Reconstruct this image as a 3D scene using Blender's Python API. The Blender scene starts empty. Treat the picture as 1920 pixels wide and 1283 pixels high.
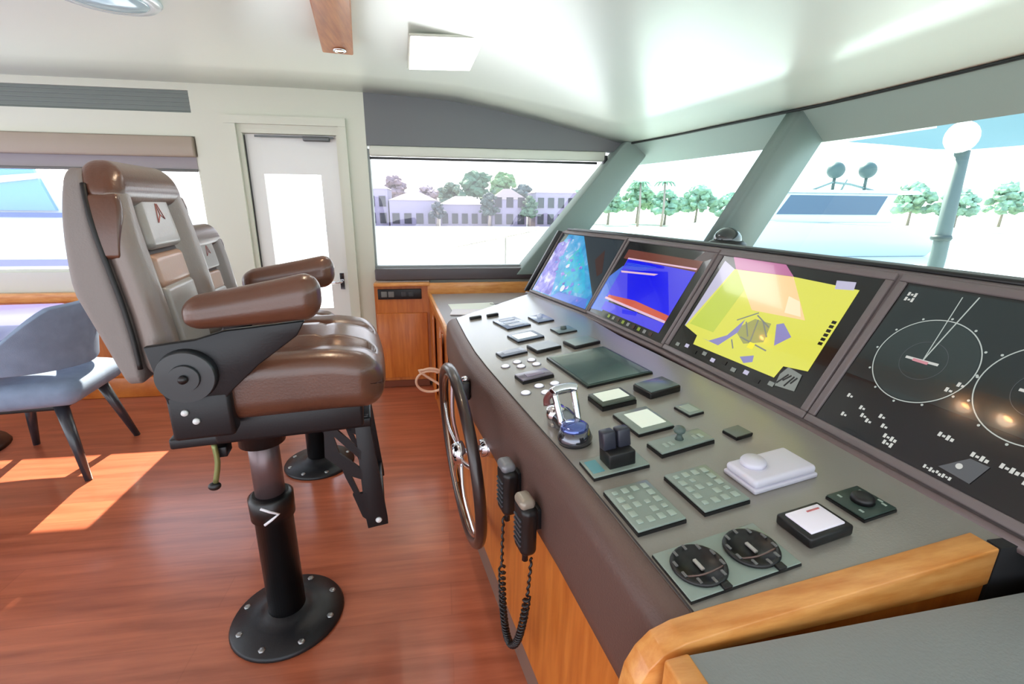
import bpy, bmesh, math, random
from mathutils import Vector, Matrix, noise
random.seed(7)
R = math.radians
scn = bpy.context.scene
COL = scn.collection

# ------------------------------------------------------------------ camera
def setup_camera():
    f, pitch, roll, yaw = 884.28, R(16.166), R(.581), R(8.657)
    fw = Vector((math.sin(yaw)*math.cos(pitch), math.cos(yaw)*math.cos(pitch), -math.sin(pitch)))
    r = Vector((math.cos(yaw), -math.sin(yaw), 0)); u = r.cross(fw)
    c, s = math.cos(roll), math.sin(roll)
    r2 = r*c + u*s; u2 = u*c - r*s
    cam = bpy.data.cameras.new('camera'); cam.sensor_width = 36; cam.lens = f*36/1920
    cam.clip_start = .02; cam.clip_end = 500
    o = bpy.data.objects.new('camera', cam); COL.objects.link(o)
    m = Matrix((r2, u2, -fw)).transposed().to_4x4(); m.translation = Vector((0, 0, 1.35))
    o.matrix_world = m; scn.camera = o
setup_camera()

# ------------------------------------------------------------------ world, sun, exposure
W = bpy.data.worlds.new('world'); scn.world = W; W.use_nodes = True
nt = W.node_tree; nt.nodes.clear()
wo = nt.nodes.new('ShaderNodeOutputWorld'); bg = nt.nodes.new('ShaderNodeBackground')
tc = nt.nodes.new('ShaderNodeTexCoord'); sp = nt.nodes.new('ShaderNodeSeparateXYZ'); cr = nt.nodes.new('ShaderNodeValToRGB')
cr.color_ramp.elements[0].position = .0; cr.color_ramp.elements[0].color = (.93, .95, 1, 1)
cr.color_ramp.elements[1].position = .8; cr.color_ramp.elements[1].color = (.55, .74, 1, 1)
nt.links.new(tc.outputs['Generated'], sp.inputs[0]); nt.links.new(sp.outputs[2], cr.inputs[0])
nt.links.new(cr.outputs[0], bg.inputs[0]); bg.inputs[1].default_value = 2.4
nt.links.new(bg.outputs[0], wo.inputs[0])
sl = bpy.data.lights.new('sun', 'SUN'); sl.energy = 14.0; sl.angle = R(.6); sl.color = (1, .9, .72)
so = bpy.data.objects.new('sun', sl); COL.objects.link(so)
SUN_TO = Vector((.02, -1.0, -.95))          # direction the sunlight travels
so.rotation_euler = SUN_TO.to_track_quat('-Z', 'Y').to_euler()
scn.view_settings.view_transform = 'Standard'; scn.view_settings.look = 'None'
scn.view_settings.exposure = 0.45; scn.view_settings.gamma = 1
scn.view_settings.use_curve_mapping = False

# ------------------------------------------------------------------ materials
def lin(r, g, b):
    f = lambda c: (c/255/12.92 if c/255 <= .04045 else ((c/255+.055)/1.055)**2.4)
    return (f(r), f(g), f(b), 1)
MATS = {}
def mat(name, rgb=None, rough=.5, metal=0, coat=0, emit=None, es=1, bump=0, bscale=200, spec=.5, var=0, vscale=5, coat_rough=.08):
    if name in MATS: return MATS[name]
    m = bpy.data.materials.new(name); m.use_nodes = True; MATS[name] = m
    n = m.node_tree.nodes; l = m.node_tree.links; p = n['Principled BSDF']
    p.inputs['Base Color'].default_value = lin(*rgb); p.inputs['Roughness'].default_value = rough
    p.inputs['Metallic'].default_value = metal; p.inputs['Coat Weight'].default_value = coat
    p.inputs['Coat Roughness'].default_value = coat_rough; p.inputs['Specular IOR Level'].default_value = spec
    if emit: p.inputs['Emission Color'].default_value = lin(*emit); p.inputs['Emission Strength'].default_value = es
    t = n.new('ShaderNodeTexCoord')
    if bump:
        x = n.new('ShaderNodeTexNoise'); x.inputs['Scale'].default_value = bscale; x.inputs['Detail'].default_value = 4
        b = n.new('ShaderNodeBump'); b.inputs['Strength'].default_value = bump; b.inputs['Distance'].default_value = .002
        l.new(t.outputs['Object'], x.inputs['Vector']); l.new(x.outputs['Fac'], b.inputs['Height']); l.new(b.outputs[0], p.inputs['Normal'])
    if var:
        x = n.new('ShaderNodeTexNoise'); x.inputs['Scale'].default_value = vscale; x.inputs['Detail'].default_value = 5
        q = n.new('ShaderNodeHueSaturation'); q.inputs['Color'].default_value = lin(*rgb)
        mp = n.new('ShaderNodeMapRange'); mp.inputs[1].default_value = .3; mp.inputs[2].default_value = .7
        mp.inputs[3].default_value = 1-var; mp.inputs[4].default_value = 1+var
        l.new(t.outputs['Object'], x.inputs['Vector']); l.new(x.outputs['Fac'], mp.inputs[0]); l.new(mp.outputs[0], q.inputs['Value'])
        l.new(q.outputs[0], p.inputs['Base Color'])
    return m
def wood(name, a, b, scale=(1, 14, 14), rough=.3, coat=.3, planks=None):
    if name in MATS: return MATS[name]
    m = bpy.data.materials.new(name); m.use_nodes = True; MATS[name] = m
    n = m.node_tree.nodes; l = m.node_tree.links; p = n['Principled BSDF']
    t = n.new('ShaderNodeTexCoord'); mp = n.new('ShaderNodeMapping'); mp.inputs['Scale'].default_value = scale
    x = n.new('ShaderNodeTexNoise'); x.inputs['Scale'].default_value = 3; x.inputs['Detail'].default_value = 8; x.inputs['Roughness'].default_value = .6
    r = n.new('ShaderNodeValToRGB'); r.color_ramp.elements[0].position = .3; r.color_ramp.elements[1].position = .72
    r.color_ramp.elements[0].color = lin(*a); r.color_ramp.elements[1].color = lin(*b)
    l.new(t.outputs['Object'], mp.inputs[0]); l.new(mp.outputs[0], x.inputs['Vector']); l.new(x.outputs['Fac'], r.inputs[0])
    out = r.outputs[0]
    if planks:
        bk = n.new('ShaderNodeTexBrick'); bk.inputs['Scale'].default_value = 1; bk.inputs['Brick Width'].default_value = planks[0]
        bk.inputs['Row Height'].default_value = planks[1]; bk.inputs['Mortar Size'].default_value = planks[2]
        bk.inputs['Color1'].default_value = (.84, .78, .78, 1); bk.inputs['Color2'].default_value = (1.12, 1.06, 1.02, 1); bk.inputs['Mortar'].default_value = (.8, .72, .68, 1)
        bk.inputs['Mortar Smooth'].default_value = .6
        l.new(t.outputs['Object'], bk.inputs['Vector'])
        mx = n.new('ShaderNodeMix'); mx.data_type = 'RGBA'; mx.blend_type = 'MULTIPLY'; mx.inputs[0].default_value = .75
        l.new(out, mx.inputs[6]); l.new(bk.outputs['Color'], mx.inputs[7]); out = mx.outputs[2]
    l.new(out, p.inputs['Base Color'])
    p.inputs['Roughness'].default_value = rough; p.inputs['Coat Weight'].default_value = coat; p.inputs['Coat Roughness'].default_value = .15
    return m
def glassy(name, tint, refl=.06):
    if name in MATS: return MATS[name]
    m = bpy.data.materials.new(name); m.use_nodes = True; MATS[name] = m
    n = m.node_tree.nodes; l = m.node_tree.links; n.remove(n['Principled BSDF'])
    t = n.new('ShaderNodeBsdfTransparent'); t.inputs[0].default_value = tint
    g = n.new('ShaderNodeBsdfGlossy'); g.inputs['Roughness'].default_value = .02
    mx = n.new('ShaderNodeMixShader'); mx.inputs[0].default_value = refl
    l.new(t.outputs[0], mx.inputs[1]); l.new(g.outputs[0], mx.inputs[2]); l.new(mx.outputs[0], n['Material Output'].inputs[0])
    return m

CEIL = mat('ceiling_gloss', (230, 237, 228), rough=.3, coat=.3, coat_rough=.2)
WHITE = mat('white_paint', (208, 210, 195), rough=.45)
DOORW = mat('door_white', (222, 224, 220), rough=.35, coat=.3)
FLOOR = wood('teak_floor', (150, 80, 54), (194, 112, 80), (.6, 7, 7), rough=.3, coat=.3, planks=(1.6, .145, .0025))
WOOD = wood('cherry_wood', (176, 92, 28), (216, 134, 58), (2, 14, 3), rough=.35, coat=.3)
WOODV = wood('cherry_wood_vertical', (176, 92, 30), (210, 126, 52), (12, 12, 1.2), rough=.4, coat=.2)
WOODL = wood('light_cherry_cap', (205, 128, 56), (236, 172, 100), (3, 18, 18), rough=.35, coat=.3)
BEAMW = wood('beam_wood', (176, 92, 34), (222, 142, 74), (16, 1.5, 16), rough=.4, coat=.2)
DARKP = mat('dark_grey_lining', (112, 114, 116), rough=.7, bump=.2)
GREYP = mat('grey_pillar_lining', (120, 135, 130), rough=.6, bump=.15)
HEADP = mat('grey_green_header', (152, 174, 167), rough=.5, bump=.15)
SILLD = mat('dark_sill_leather', (84, 78, 82), rough=.5)
PADL = mat('console_leather', (136, 132, 126), rough=.32, bump=.2, bscale=260, coat=.9, coat_rough=.22)
PADF = mat('console_front_leather', (94, 72, 66), rough=.45, bump=.5, bscale=260)
BEZ = mat('monitor_trim', (112, 102, 102), rough=.45)
SCRB = mat('screen_black', (14, 16, 18), rough=.12, coat=.5, coat_rough=.03)
BLACKP = mat('black_plastic', (18, 18, 20), rough=.4)
BLACKM = mat('black_powder_metal', (22, 24, 28), rough=.4, metal=.2, bump=.15)
GREYM = mat('grey_pole_metal', (112, 98, 100), rough=.35, metal=.6)
CHROME = mat('chrome', (225, 228, 235), rough=.08, metal=1)
LEATHB = mat('brown_leather', (88, 56, 42), rough=.3, coat=.4, coat_rough=.2, bump=.25, bscale=180, var=.15, vscale=9)
LEATHT = mat('taupe_leather', (124, 112, 106), rough=.4, coat=.35, coat_rough=.2, bump=.3, bscale=220)
LEATHG = mat('grey_leather', (150, 146, 144), rough=.32, coat=.35, coat_rough=.2, bump=.2, bscale=220)
FABB = mat('blue_grey_fabric', (128, 146, 172), rough=.8, bump=.4, bscale=300, var=.12, vscale=12)
GREENG = mat('grey_green_panel', (132, 146, 138), rough=.35, coat=.3)
KEYC = mat('pale_key', (160, 176, 166), rough=.4)
DGREEN = mat('dark_green_plate', (44, 62, 56), rough=.35)
PGLASS = mat('display_pad_glass', (62, 88, 88), rough=.12, coat=.6, coat_rough=.05)
LCDW = mat('pale_display', (214, 224, 212), rough=.3, emit=(220, 232, 220), es=.25)
WPLAST = mat('white_plastic', (212, 210, 224), rough=.35)
PAPER = mat('paper', (228, 232, 226), rough=.7)
HOSE = mat('pinkish_hose', (226, 190, 164), rough=.5)
GLASS = glassy('clear_glass', (1, 1, 1, 1), .05)
TINT = glassy('green_tinted_glass', (.80, .98, .94, 1), .05)
CURTAIN = mat('pelmet_brown_grey', (160, 146, 130), rough=.5, coat=.2)

# ------------------------------------------------------------------ mesh helpers
def I(): return Matrix.Identity(4)
def T(x, y, z): return Matrix.Translation((x, y, z))
def RX(a): return Matrix.Rotation(R(a), 4, 'X')
def RY(a): return Matrix.Rotation(R(a), 4, 'Y')
def RZ(a): return Matrix.Rotation(R(a), 4, 'Z')
class MB:
    def __init__(s): s.bm = bmesh.new(); s.mi = 0
    def _fin(s, faces, sm=False):
        for f in faces: f.material_index = s.mi; f.smooth = sm
    def poly(s, pts, M=I()):
        f = s.bm.faces.new([s.bm.verts.new(M @ Vector(p)) for p in pts]); s._fin([f]); return s
    def grid(s, rows, sm=True, M=I()):
        v = [[s.bm.verts.new(M @ Vector(p)) for p in r] for r in rows]
        s._fin([s.bm.faces.new((v[i][j], v[i+1][j], v[i+1][j+1], v[i][j+1])) for i in range(len(v)-1) for j in range(len(v[0])-1)], sm); return s
    def box(s, c, d, M=I(), bev=0, seg=2):
        t = bmesh.new(); bmesh.ops.create_cube(t, size=1, matrix=Matrix.Diagonal((*d, 1)))
        if bev: bmesh.ops.bevel(t, geom=t.edges[:], offset=bev, segments=seg, affect='EDGES', profile=.5)
        s._merge(t, M @ T(*c), bev > 0); return s
    def _merge(s, t, M, sm=False):
        mp = {v: s.bm.verts.new(M @ v.co) for v in t.verts}; fs = []
        for f in t.faces:
            try: fs.append(s.bm.faces.new([mp[v] for v in f.verts]))
            except ValueError: pass
        s._fin(fs, sm); t.free()
    def prism(s, pts, h0, h1, M=I(), bev=0, holes=None):
        """polygon in local XY extruded from z=h0 to h1"""
        t = bmesh.new(); n = len(pts)
        a = [t.verts.new((p[0], p[1], h0)) for p in pts]; b = [t.verts.new((p[0], p[1], h1)) for p in pts]
        t.faces.new(a[::-1]); t.faces.new(b)
        for i in range(n): t.faces.new((a[i], a[(i+1) % n], b[(i+1) % n], b[i]))
        bmesh.ops.recalc_face_normals(t, faces=t.faces[:])
        if bev: bmesh.ops.bevel(t, geom=t.edges[:], offset=bev, segments=2, affect='EDGES', profile=.5)
        s._merge(t, M, bev > 0); return s
    def cyl(s, p0, p1, r0, r1=None, seg=24, cap=True, sm=True):
        r1 = r0 if r1 is None else r1
        p0, p1 = Vector(p0), Vector(p1); q = (p1-p0).to_track_quat('Z', 'Y').to_matrix()
        A = [s.bm.verts.new(p0 + q @ Vector((math.cos(2*math.pi*i/seg)*r0, math.sin(2*math.pi*i/seg)*r0, 0))) for i in range(seg)]
        B = [s.bm.verts.new(p1 + q @ Vector((math.cos(2*math.pi*i/seg)*r1, math.sin(2*math.pi*i/seg)*r1, 0))) for i in range(seg)]
        s._fin([s.bm.faces.new((A[i], A[(i+1) % seg], B[(i+1) % seg], B[i])) for i in range(seg)], sm)
        if cap: s._fin([s.bm.faces.new(A[::-1]), s.bm.faces.new(B)])
        return s
    def lathe(s, prof, M=I(), seg=32, sm=True):
        rows = [[(r*math.cos(2*math.pi*i/seg), r*math.sin(2*math.pi*i/seg), z) for i in range(seg)] for r, z in prof]
        v = [[s.bm.verts.new(M @ Vector(p)) for p in r] for r in rows]
        s._fin([s.bm.faces.new((v[i][j], v[i][(j+1) % seg], v[i+1][(j+1) % seg], v[i+1][j])) for i in range(len(v)-1) for j in range(seg)], sm)
        if prof[0][0] > 1e-5: s._fin([s.bm.faces.new(v[0][::-1])])
        if prof[-1][0] > 1e-5: s._fin([s.bm.faces.new(v[-1])])
        return s
    def ball(s, c, r, M=I(), seg=20):
        if not hasattr(r, '__len__'): r = (r, r, r)
        t = bmesh.new(); bmesh.ops.create_uvsphere(t, u_segments=seg, v_segments=seg//2, radius=1)
        s._merge(t, M @ T(*c) @ Matrix.Diagonal((*r, 1)), True); return s
    def tube(s, pts, r, seg=10, closed=False, sub=0):
        P = [Vector(p) for p in pts]
        if sub:
            Q = []; n = len(P); rng = range(n if closed else n-1)
            for i in rng:
                g = (lambda k: P[k % n]) if closed else (lambda k: P[max(0, min(n-1, k))])
                a, b, c, d = g(i-1), g(i), g(i+1), g(i+2)
                for k in range(sub):
                    t = k/sub
                    Q.append(.5*((2*b)+(c-a)*t+(2*a-5*b+4*c-d)*t*t+(3*b-a-3*c+d)*t**3))
            if not closed: Q.append(P[-1])
            P = Q
        n = len(P); rings = []; up = None
        rr = r if hasattr(r, '__len__') else None
        for i in range(n):
            a = P[(i-1) % n] if (closed or i) else P[0]; b = P[(i+1) % n] if (closed or i < n-1) else P[-1]
            d = (b-a).normalized()
            if up is None: up = d.orthogonal().normalized()
            up = (up - d*up.dot(d)).normalized(); w = d.cross(up)
            ri = r if rr is None else rr[0]+(rr[1]-rr[0])*i/(n-1)
            rings.append([s.bm.verts.new(P[i]+(up*math.cos(2*math.pi*k/seg)+w*math.sin(2*math.pi*k/seg))*ri) for k in range(seg)])
        fs = []
        for i in range(n if closed else n-1):
            A, B = rings[i], rings[(i+1) % n]
            fs += [s.bm.faces.new((A[k], A[(k+1) % seg], B[(k+1) % seg], B[k])) for k in range(seg)]
        s._fin(fs, True)
        if not closed: s._fin([s.bm.faces.new(rings[0][::-1]), s.bm.faces.new(rings[-1])])
        return s
    def rbox(s, c, d, r, M=I(), n=8, f=None, k=4):
        """rounded box with a dense surface grid; f warps the local points"""
        ax = []
        for h in (d[0]/2, d[1]/2, d[2]/2):
            rr = min(r, h*.999); e = [h-rr+rr*math.tan(R(45)*i/k) for i in range(k+1)]
            ax.append([-x for x in reversed(e)] + [-(h-rr)+2*(h-rr)*i/n for i in range(1, n)] + e)
        t = bmesh.new(); H = [x[-1] for x in ax]
        for a in range(3):
            b, cc = (a+1) % 3, (a+2) % 3
            for sg in (-1, 1):
                vs = []
                for x in ax[b]:
                    row = []
                    for y in ax[cc]:
                        p = [0, 0, 0]; p[a] = sg*H[a]; p[b] = x; p[cc] = y; row.append(t.verts.new(p))
                    vs.append(row)
                for i in range(len(vs)-1):
                    for j in range(len(vs[0])-1):
                        q = (vs[i][j], vs[i+1][j], vs[i+1][j+1], vs[i][j+1]); t.faces.new(q if sg > 0 else q[::-1])
        bmesh.ops.remove_doubles(t, verts=t.verts[:], dist=1e-6)
        for v in t.verts:
            inn = Vector([max(-(H[i]-min(r, H[i]*.999)), min(H[i]-min(r, H[i]*.999), v.co[i])) for i in range(3)])
            dd = v.co-inn
            if dd.length > 1e-7: v.co = inn + dd.normalized()*min(r, max(abs(dd[i]) for i in range(3)) if dd.length else r)
        if f:
            for v in t.verts: v.co = Vector(f(v.co.copy()))
        s._merge(t, M @ T(*c), True); return s
    def build(s, name, mats, parent=None, M=None, label=None):
        me = bpy.data.meshes.new(name)
        bmesh.ops.recalc_face_normals(s.bm, faces=s.bm.faces[:])
        s.bm.to_mesh(me); s.bm.free()
        for m in (mats if isinstance(mats, (list, tuple)) else [mats]): me.materials.append(m)
        o = bpy.data.objects.new(name, me); COL.objects.link(o)
        if parent: o.parent = parent
        if M is not None: o.matrix_local = M
        if label: o['label'] = label
        return o
def tag(o, label, cat, group=None, kind=None):
    o['label'] = label; o['category'] = cat
    if group: o['group'] = group
    if kind: o['kind'] = kind
    return o
def thing(name, label, cat, M=I(), group=None):
    o = bpy.data.objects.new(name, None); COL.objects.link(o); o.empty_display_size = .05; o.matrix_world = M
    return tag(o, label, cat, group)
def struct(o): o['kind'] = 'structure'; return o
def copy_tree(o, parent=None):
    c = o.copy(); COL.objects.link(c)
    if parent: c.parent = parent
    for ch in list(o.children): copy_tree(ch, c)
    return c

# ================================================================== SETTING
YW = 3.58
XZ = Matrix(((1, 0, 0, 0), (0, 0, 1, 0), (0, 1, 0, 0), (0, 0, 0, 1)))      # local (x, z, y) -> world, prism depth along +Y
MB().grid([[(-5.5, -2.2, 0), (-5.5, 4.1, 0)], [(3.0, -2.2, 0), (3.0, 4.1, 0)]], False).build('floor', FLOOR); struct(bpy.data.objects['floor'])

# ceiling: flat, bending down to the top edge of the raked windscreen
WN = [(1.353, 3.62), (1.49, 3.1), (1.56, 2.72), (1.655, 2.2), (1.70, 1.9), (1.73, 1.34), (1.735, .8), (1.735, .3), (1.72, -.6), (1.70, -2.2)]
prof = [(-5.5, 2.075), (-2, 2.075), (-.9, 2.07), (-.5, 2.062), (-.2, 2.05), (.12, 2.03), (.4, 1.985), (.68, 1.935), (1.0, 1.87), (1.36, 1.79)]
cb = MB()
rows = []
for x, z in prof:
    k = max(0, (x+.5)/1.86)
    rows.append([(x + k*(w[0]-1.36), w[1], z) for w in WN])
cb.grid(rows); ce = struct(cb.build('ceiling', CEIL))
m_ = ce.modifiers.new('thick', 'SOLIDIFY'); m_.thickness = .06; m_.offset = 1
for v in ce.data.polygons: pass

# far wall with window and door openings
wm = MB()
def wrect(x0, x1, z0, z1, y0=YW, y1=YW+.1): wm.box(((x0+x1)/2, (y0+y1)/2, (z0+z1)/2), (x1-x0, y1-y0, z1-z0))
wrect(-5.5, -1.55, 2.03, 2.09); wrect(-5.5, -1.55, 1.76, 1.90); wrect(-5.5, -1.55, .755, .89)
wrect(-5.5, -1.55, 0, .755, YW+.02); wrect(-5.5, -1.555, 1.90, 2.03, YW+.03)
wrect(-1.55, -1.27, 0, 2.09); wrect(-1.27, -.665, 1.82, 2.09); wrect(-.665, -.475, 0, 2.085)
wrect(-.475, 3, 0, .81)
struct(wm.build('wall_port', WHITE))
struct(MB().prism([(-.475, 1.737), (1.33, 1.737), (1.37, 1.80), (1.0, 1.875), (.68, 1.94), (.4, 1.99), (.12, 2.035), (-.2, 2.055), (-.475, 2.07)], YW+.0, YW+.1, XZ).build('trim_1', DARKP))
g = MB(); g.box((-3.53, YW+.02, 1.965), (3.95, .012, .13))
for i in range(5): g.box((-3.53, YW+.012, 1.915+i*.025), (3.95, .01, .008))
o = g.build('air_grille', mat('grey_grille', (118, 126, 122), rough=.6)); tag(o, 'long grey slatted air grille above the port window', 'grille')

# posts and door
d1 = struct(bpy.data.objects.new('door_1', None)); COL.objects.link(d1)
fr = MB()
for a in (((-1.32, 1.80+.035, 0), 0),): pass
fr.box((-1.325, YW-.012, .922), (.07, .024, 1.844)); fr.box((-.625, YW-.012, .922), (.05, .024, 1.844)); fr.box((-.98, YW-.012, 1.87), (.76, .024, .05))
fr.box((-1.278, YW+.062, .895), (.03, .12, 1.79)); fr.box((-.657, YW+.062, .895), (.03, .12, 1.79)); fr.box((-.965, YW+.062, 1.807), (.66, .12, .03))
fr.build('door_frame', WHITE, d1)
lf = MB(); yl = YW+.06
lf.box((-1.215, yl, .9), (.09, .04, 1.78)); lf.box((-.735, yl, .9), (.13, .04, 1.78)); lf.box((-.985, yl, 1.665), (.37, .039, .25)); lf.box((-.985, yl, .3), (.37, .039, .6))
lf.build('door_leaf', DOORW, d1)
MB().box((-.985, yl, 1.07), (.40, .008, .95)).build('door_pane', GLASS, d1)
MB().box((-.80, yl-.05, 1.765), (.17, .04, .03), bev=.006).box((-.94, yl-.05, 1.775), (.5, .012, .012)).build('door_closer', mat('closer_grey', (96, 100, 100), rough=.4, metal=.4), d1)
h = MB(); h.tube([(-.72, yl-.02, .80), (-.72, yl-.07, .80), (-.80, yl-.075, .795)], .009); h.box((-.72, yl-.024, .80), (.03, .008, .12)); h.build('door_handle', CHROME, d1)
s_ = MB(); s_.box((-1.2625, YW+.03, .93), (.006, .02, 1.7)); s_.build('door_seal', BLACKP, d1)

# port windows
def window(n, x0, x1, z0, z1, y=YW+.05):
    w = struct(bpy.data.objects.new(n, None)); COL.objects.link(w)
    f = MB(); t = .02
    f.box(((x0+x1)/2, y, z0+t/2), (x1-x0, .06, t)); f.box(((x0+x1)/2, y, z1-t/2), (x1-x0, .06, t)); f.box((x0+t/2, y, (z0+z1)/2), (t, .06, z1-z0-2*t)); f.box((x1-t/2, y, (z0+z1)/2), (t, .06, z1-z0-2*t))
    f.build('window_frame', WHITE, w); MB().box(((x0+x1)/2, y, (z0+z1)/2), (x1-x0-2*t, .006, z1-z0-2*t)).build('window_pane', GLASS, w); return w
window('window_1', -5.0, -1.55, .89, 1.76)
w2 = struct(bpy.data.objects.new('window_2', None)); COL.objects.link(w2)
MB().prism([(-.475, .90), (.60, .90), (1.29, 1.737), (-.475, 1.737)], YW+.05, YW+.056, XZ).build('window_pane', GLASS, w2)
MB().box((.065, YW+.04, .906), (1.08, .06, .016)).box((-.468, YW+.05, 1.3), (.014, .06, .83)).build('window_frame', mat('window_bead', (150, 156, 156), rough=.4), w2)
t = thing('roller_blind', 'brown-grey rolled blind across the head of the left port window', 'blind', T(-3.27, YW+.0, 1.65))
MB().box((0, 0, .045), (3.42, .05, .125), bev=.01).build('blind_cassette', CURTAIN, t)
MB().box((0, .02, -.055), (3.40, .006, .09)).build('blind_cloth', mat('blind_cloth_grey', (150, 144, 146), rough=.7), t)
MB().cyl((-1.7, .01, -.1), (1.7, .01, -.1), .009, seg=12).build('bottom_rail', mat('rail_grey', (120, 120, 120), rough=.5), t)
t = thing('roller_blind', 'narrow pale rolled blind across the head of the window beside the door post', 'blind', T(.37, YW+.02, 1.68))
MB().box((.86, .0, .0), (.03, .05, .06), bev=.006).build('end_cap', BLACKP, t)
MB().box((.015, 0, .022), (1.69, .05, .068), bev=.012).build('blind_cassette', mat('pale_blind', (206, 208, 196), rough=.5), t)
MB().cyl((-.83, -.005, -.024), (.80, -.005, -.024), .0085, seg=12).build('bottom_rail', mat('dark_rail', (52, 52, 52), rough=.5), t)

# dark sill and forward port cabinets
o = MB().box((.16, YW-.02, .858), (1.26, .12, .085), bev=.012).build('window_sill', SILLD); struct(o); o.name = 'trim_2'
cab = thing('storage_cabinet', 'cherry wood cabinet under the window, facing the gap beside the helm', 'cabinet', T(-.29, 3.50, 0))
MB().box((.01, .02, .42), (.40, .08, .76)).build('cabinet_body', WOODV, cab)
MB().box((.01, .0, .795), (.39, .14, .022), bev=.004).build('top_board', WOODL, cab)
MB().box((-.0, -.029, .33), (.36, .018, .50), bev=.004).build('cabinet_door', WOODV, cab)
MB().box((.0, -.024, .03), (.36, .008, .05)).build('toe_kick', mat('toe_kick_dark', (110, 52, 26), rough=.5), cab)
soc = thing('socket_strip', 'black strip of sockets on the cabinet face beside the door post', 'socket', T(-.30, 3.474, .722))
MB().box((0, 0, 0), (.31, .014, .075), bev=.004).build('face_plate', BLACKP, soc)
for i, x in enumerate((-.11, -.06)): MB().box((x, -.009, 0), (.042, .006, .042), bev=.004).build('socket_insert', mat('grey_socket', (120, 122, 120), rough=.5), soc)
for x in (.03, .08): MB().box((x, -.009, 0), (.036, .006, .036), bev=.004).build('socket_insert', mat('dark_socket', (58, 62, 66), rough=.5), soc)

# aft wainscot and low locker beneath the left window
b = MB(); b.box((-3.5, YW-.03, .725), (4.0, .06, .06), bev=.006); struct(b.build('trim_3', WOODL))
b = MB(); b.box((-3.5, YW-.01, .36), (4.0, .04, .68)); struct(b.build('trim_4', WOODV))
struct(MB().box((-3.5, YW-.05, .075), (4.0, .05, .15), bev=.005).build('baseboard_port', WOOD))

# windscreen: raked header, pillars, panes
RK = .66
def outw(i):
    a = Vector(WN[max(0, i-1)]); c = Vector(WN[min(len(WN)-1, i+1)]); d = (a-c).normalized(); return Vector((d.y, -d.x))
def wpt(i, off, z):          # point on plane offset outwards from the inner edge, following the rake
    n = outw(i); w = Vector(WN[i]); q = w + n*(off - (1.79-z)*RK); return (q.x, q.y, z)
hd = MB(); hd.grid([[wpt(i, 0, 1.79) for i in range(len(WN))], [(lambda n, w: (w.x+n.x*.17, w.y+n.y*.17, 1.655))(outw(i), Vector(WN[i])) for i in range(len(WN))]], True)
struct(hd.build('trim_5', HEADP))
lip = MB(); lip.tube([(w[0]-.004, w[1], 1.788) for w in WN], .008, seg=8, sub=3); struct(lip.build('trim_6', mat('black_edging', (30, 36, 34), rough=.6)))
def gpt(i, z, e=0):          # glass plane
    n = outw(i); w = Vector(WN[i]); q = w + n*(.17 + e - (1.655-z)*RK); return Vector((q.x, q.y, z))
def pane(n, ids):
    p = MB(); p.grid([[gpt(i, 1.66) for i in ids], [gpt(i, 1.06) for i in ids]], True)
    return struct(p.build(n, TINT))
pane('window_3', [0, 1, 2, 3]); pane('window_4', [3, 4, 5, 6, 7, 8, 9])
def pillar(name, i, wdt, ztop, zbot, shift=0.0):
    n = outw(i); tng = Vector((-n.y, n.x)); w = Vector(WN[i]) + tng*shift; p = MB()
    def q(off, sd, z): v = w + n*(off - (1.79-z)*RK) + tng*sd; return (v.x, v.y, z)
    R0 = [[q(.0, -wdt, z), q(.0, wdt, z), q(.26, wdt, z), q(.26, -wdt, z)] for z in (ztop, zbot)]
    t = bmesh.new(); vs = [t.verts.new(x) for r in R0 for x in r]
    for k in range(4): t.faces.new((vs[k], vs[(k+1) % 4], vs[4+(k+1) % 4], vs[4+k]))
    t.faces.new(vs[:4]); t.faces.new(vs[4:][::-1])
    bmesh.ops.recalc_face_normals(t, faces=t.faces[:])
    bmesh.ops.bevel(t, geom=t.edges[:], offset=.014, segments=3, affect='EDGES')
    p._merge(t, I(), True); return struct(p.build(name, GREYP))
pillar('trim_7', 3, .045, 1.80, 1.05)
cp = MB(); cp.prism([(.60, .90), (1.29, 1.737), (1.345, 1.80), (1.50, 1.80), (1.50, 1.70), (.90, .90), (.90, .85), (.56, .85)], YW-.10, YW+.1, XZ, bev=.01); struct(cp.build('trim_8', GREYP))

wf = MB(); wf.grid([[gpt(i, 1.08, -.02) for i in range(len(WN))], [Vector((gpt(i, 1.08, -.02).x, gpt(i, 1.08, -.02).y, 0)) for i in range(len(WN))]], False); struct(wf.build('wall_forward', mat('forward_lining', (60, 60, 62), rough=.7)))
# wooden ceiling beam with a spotlight, light panel, dome lamp
A_ = R(8.6)
def ceil_box(name, m, c, d, bev=.0, rot=8.6):
    return MB().box((0, 0, 0), d, RZ(rot), bev=bev).build(name, m, None, T(*c))
o = ceil_box('ceiling_beam', BEAMW, (-.27, 1.45, 2.045), (.135, 2.25, .06), .006); tag(o, 'narrow wooden beam running along the white ceiling', 'beam')
def spot(x, y, z, label, r=.03, power=6):
    t = thing('ceiling_spotlight', label, 'spotlight', T(x, y, z), 'recessed ceiling spotlights')
    MB().lathe([(r*.72, .004), (r, .003), (r*1.15, .0), (r*1.1, -.006), (r*.76, -.007), (r*.72, .004)]).build('trim_ring', CHROME, t)
    MB().lathe([(0.0001, -.002), (r*.74, -.002)]).build('lamp_lens', mat('lamp_glow', (255, 226, 170), emit=(255, 214, 150), es=14), t)
    l = bpy.data.lights.new('spot_lamp', 'SPOT'); l.energy = power; l.color = (1, .82, .6); l.spot_size = R(120); l.spot_blend = .8; l.shadow_soft_size = .03
    o = bpy.data.objects.new('lamp_bulb', l); COL.objects.link(o); o.parent = t; o.location = (0, 0, -.012)
    return t
spot(-.418, 2.49, 2.013, 'lit recessed spotlight at the far end of the wooden ceiling beam', .026)
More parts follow.
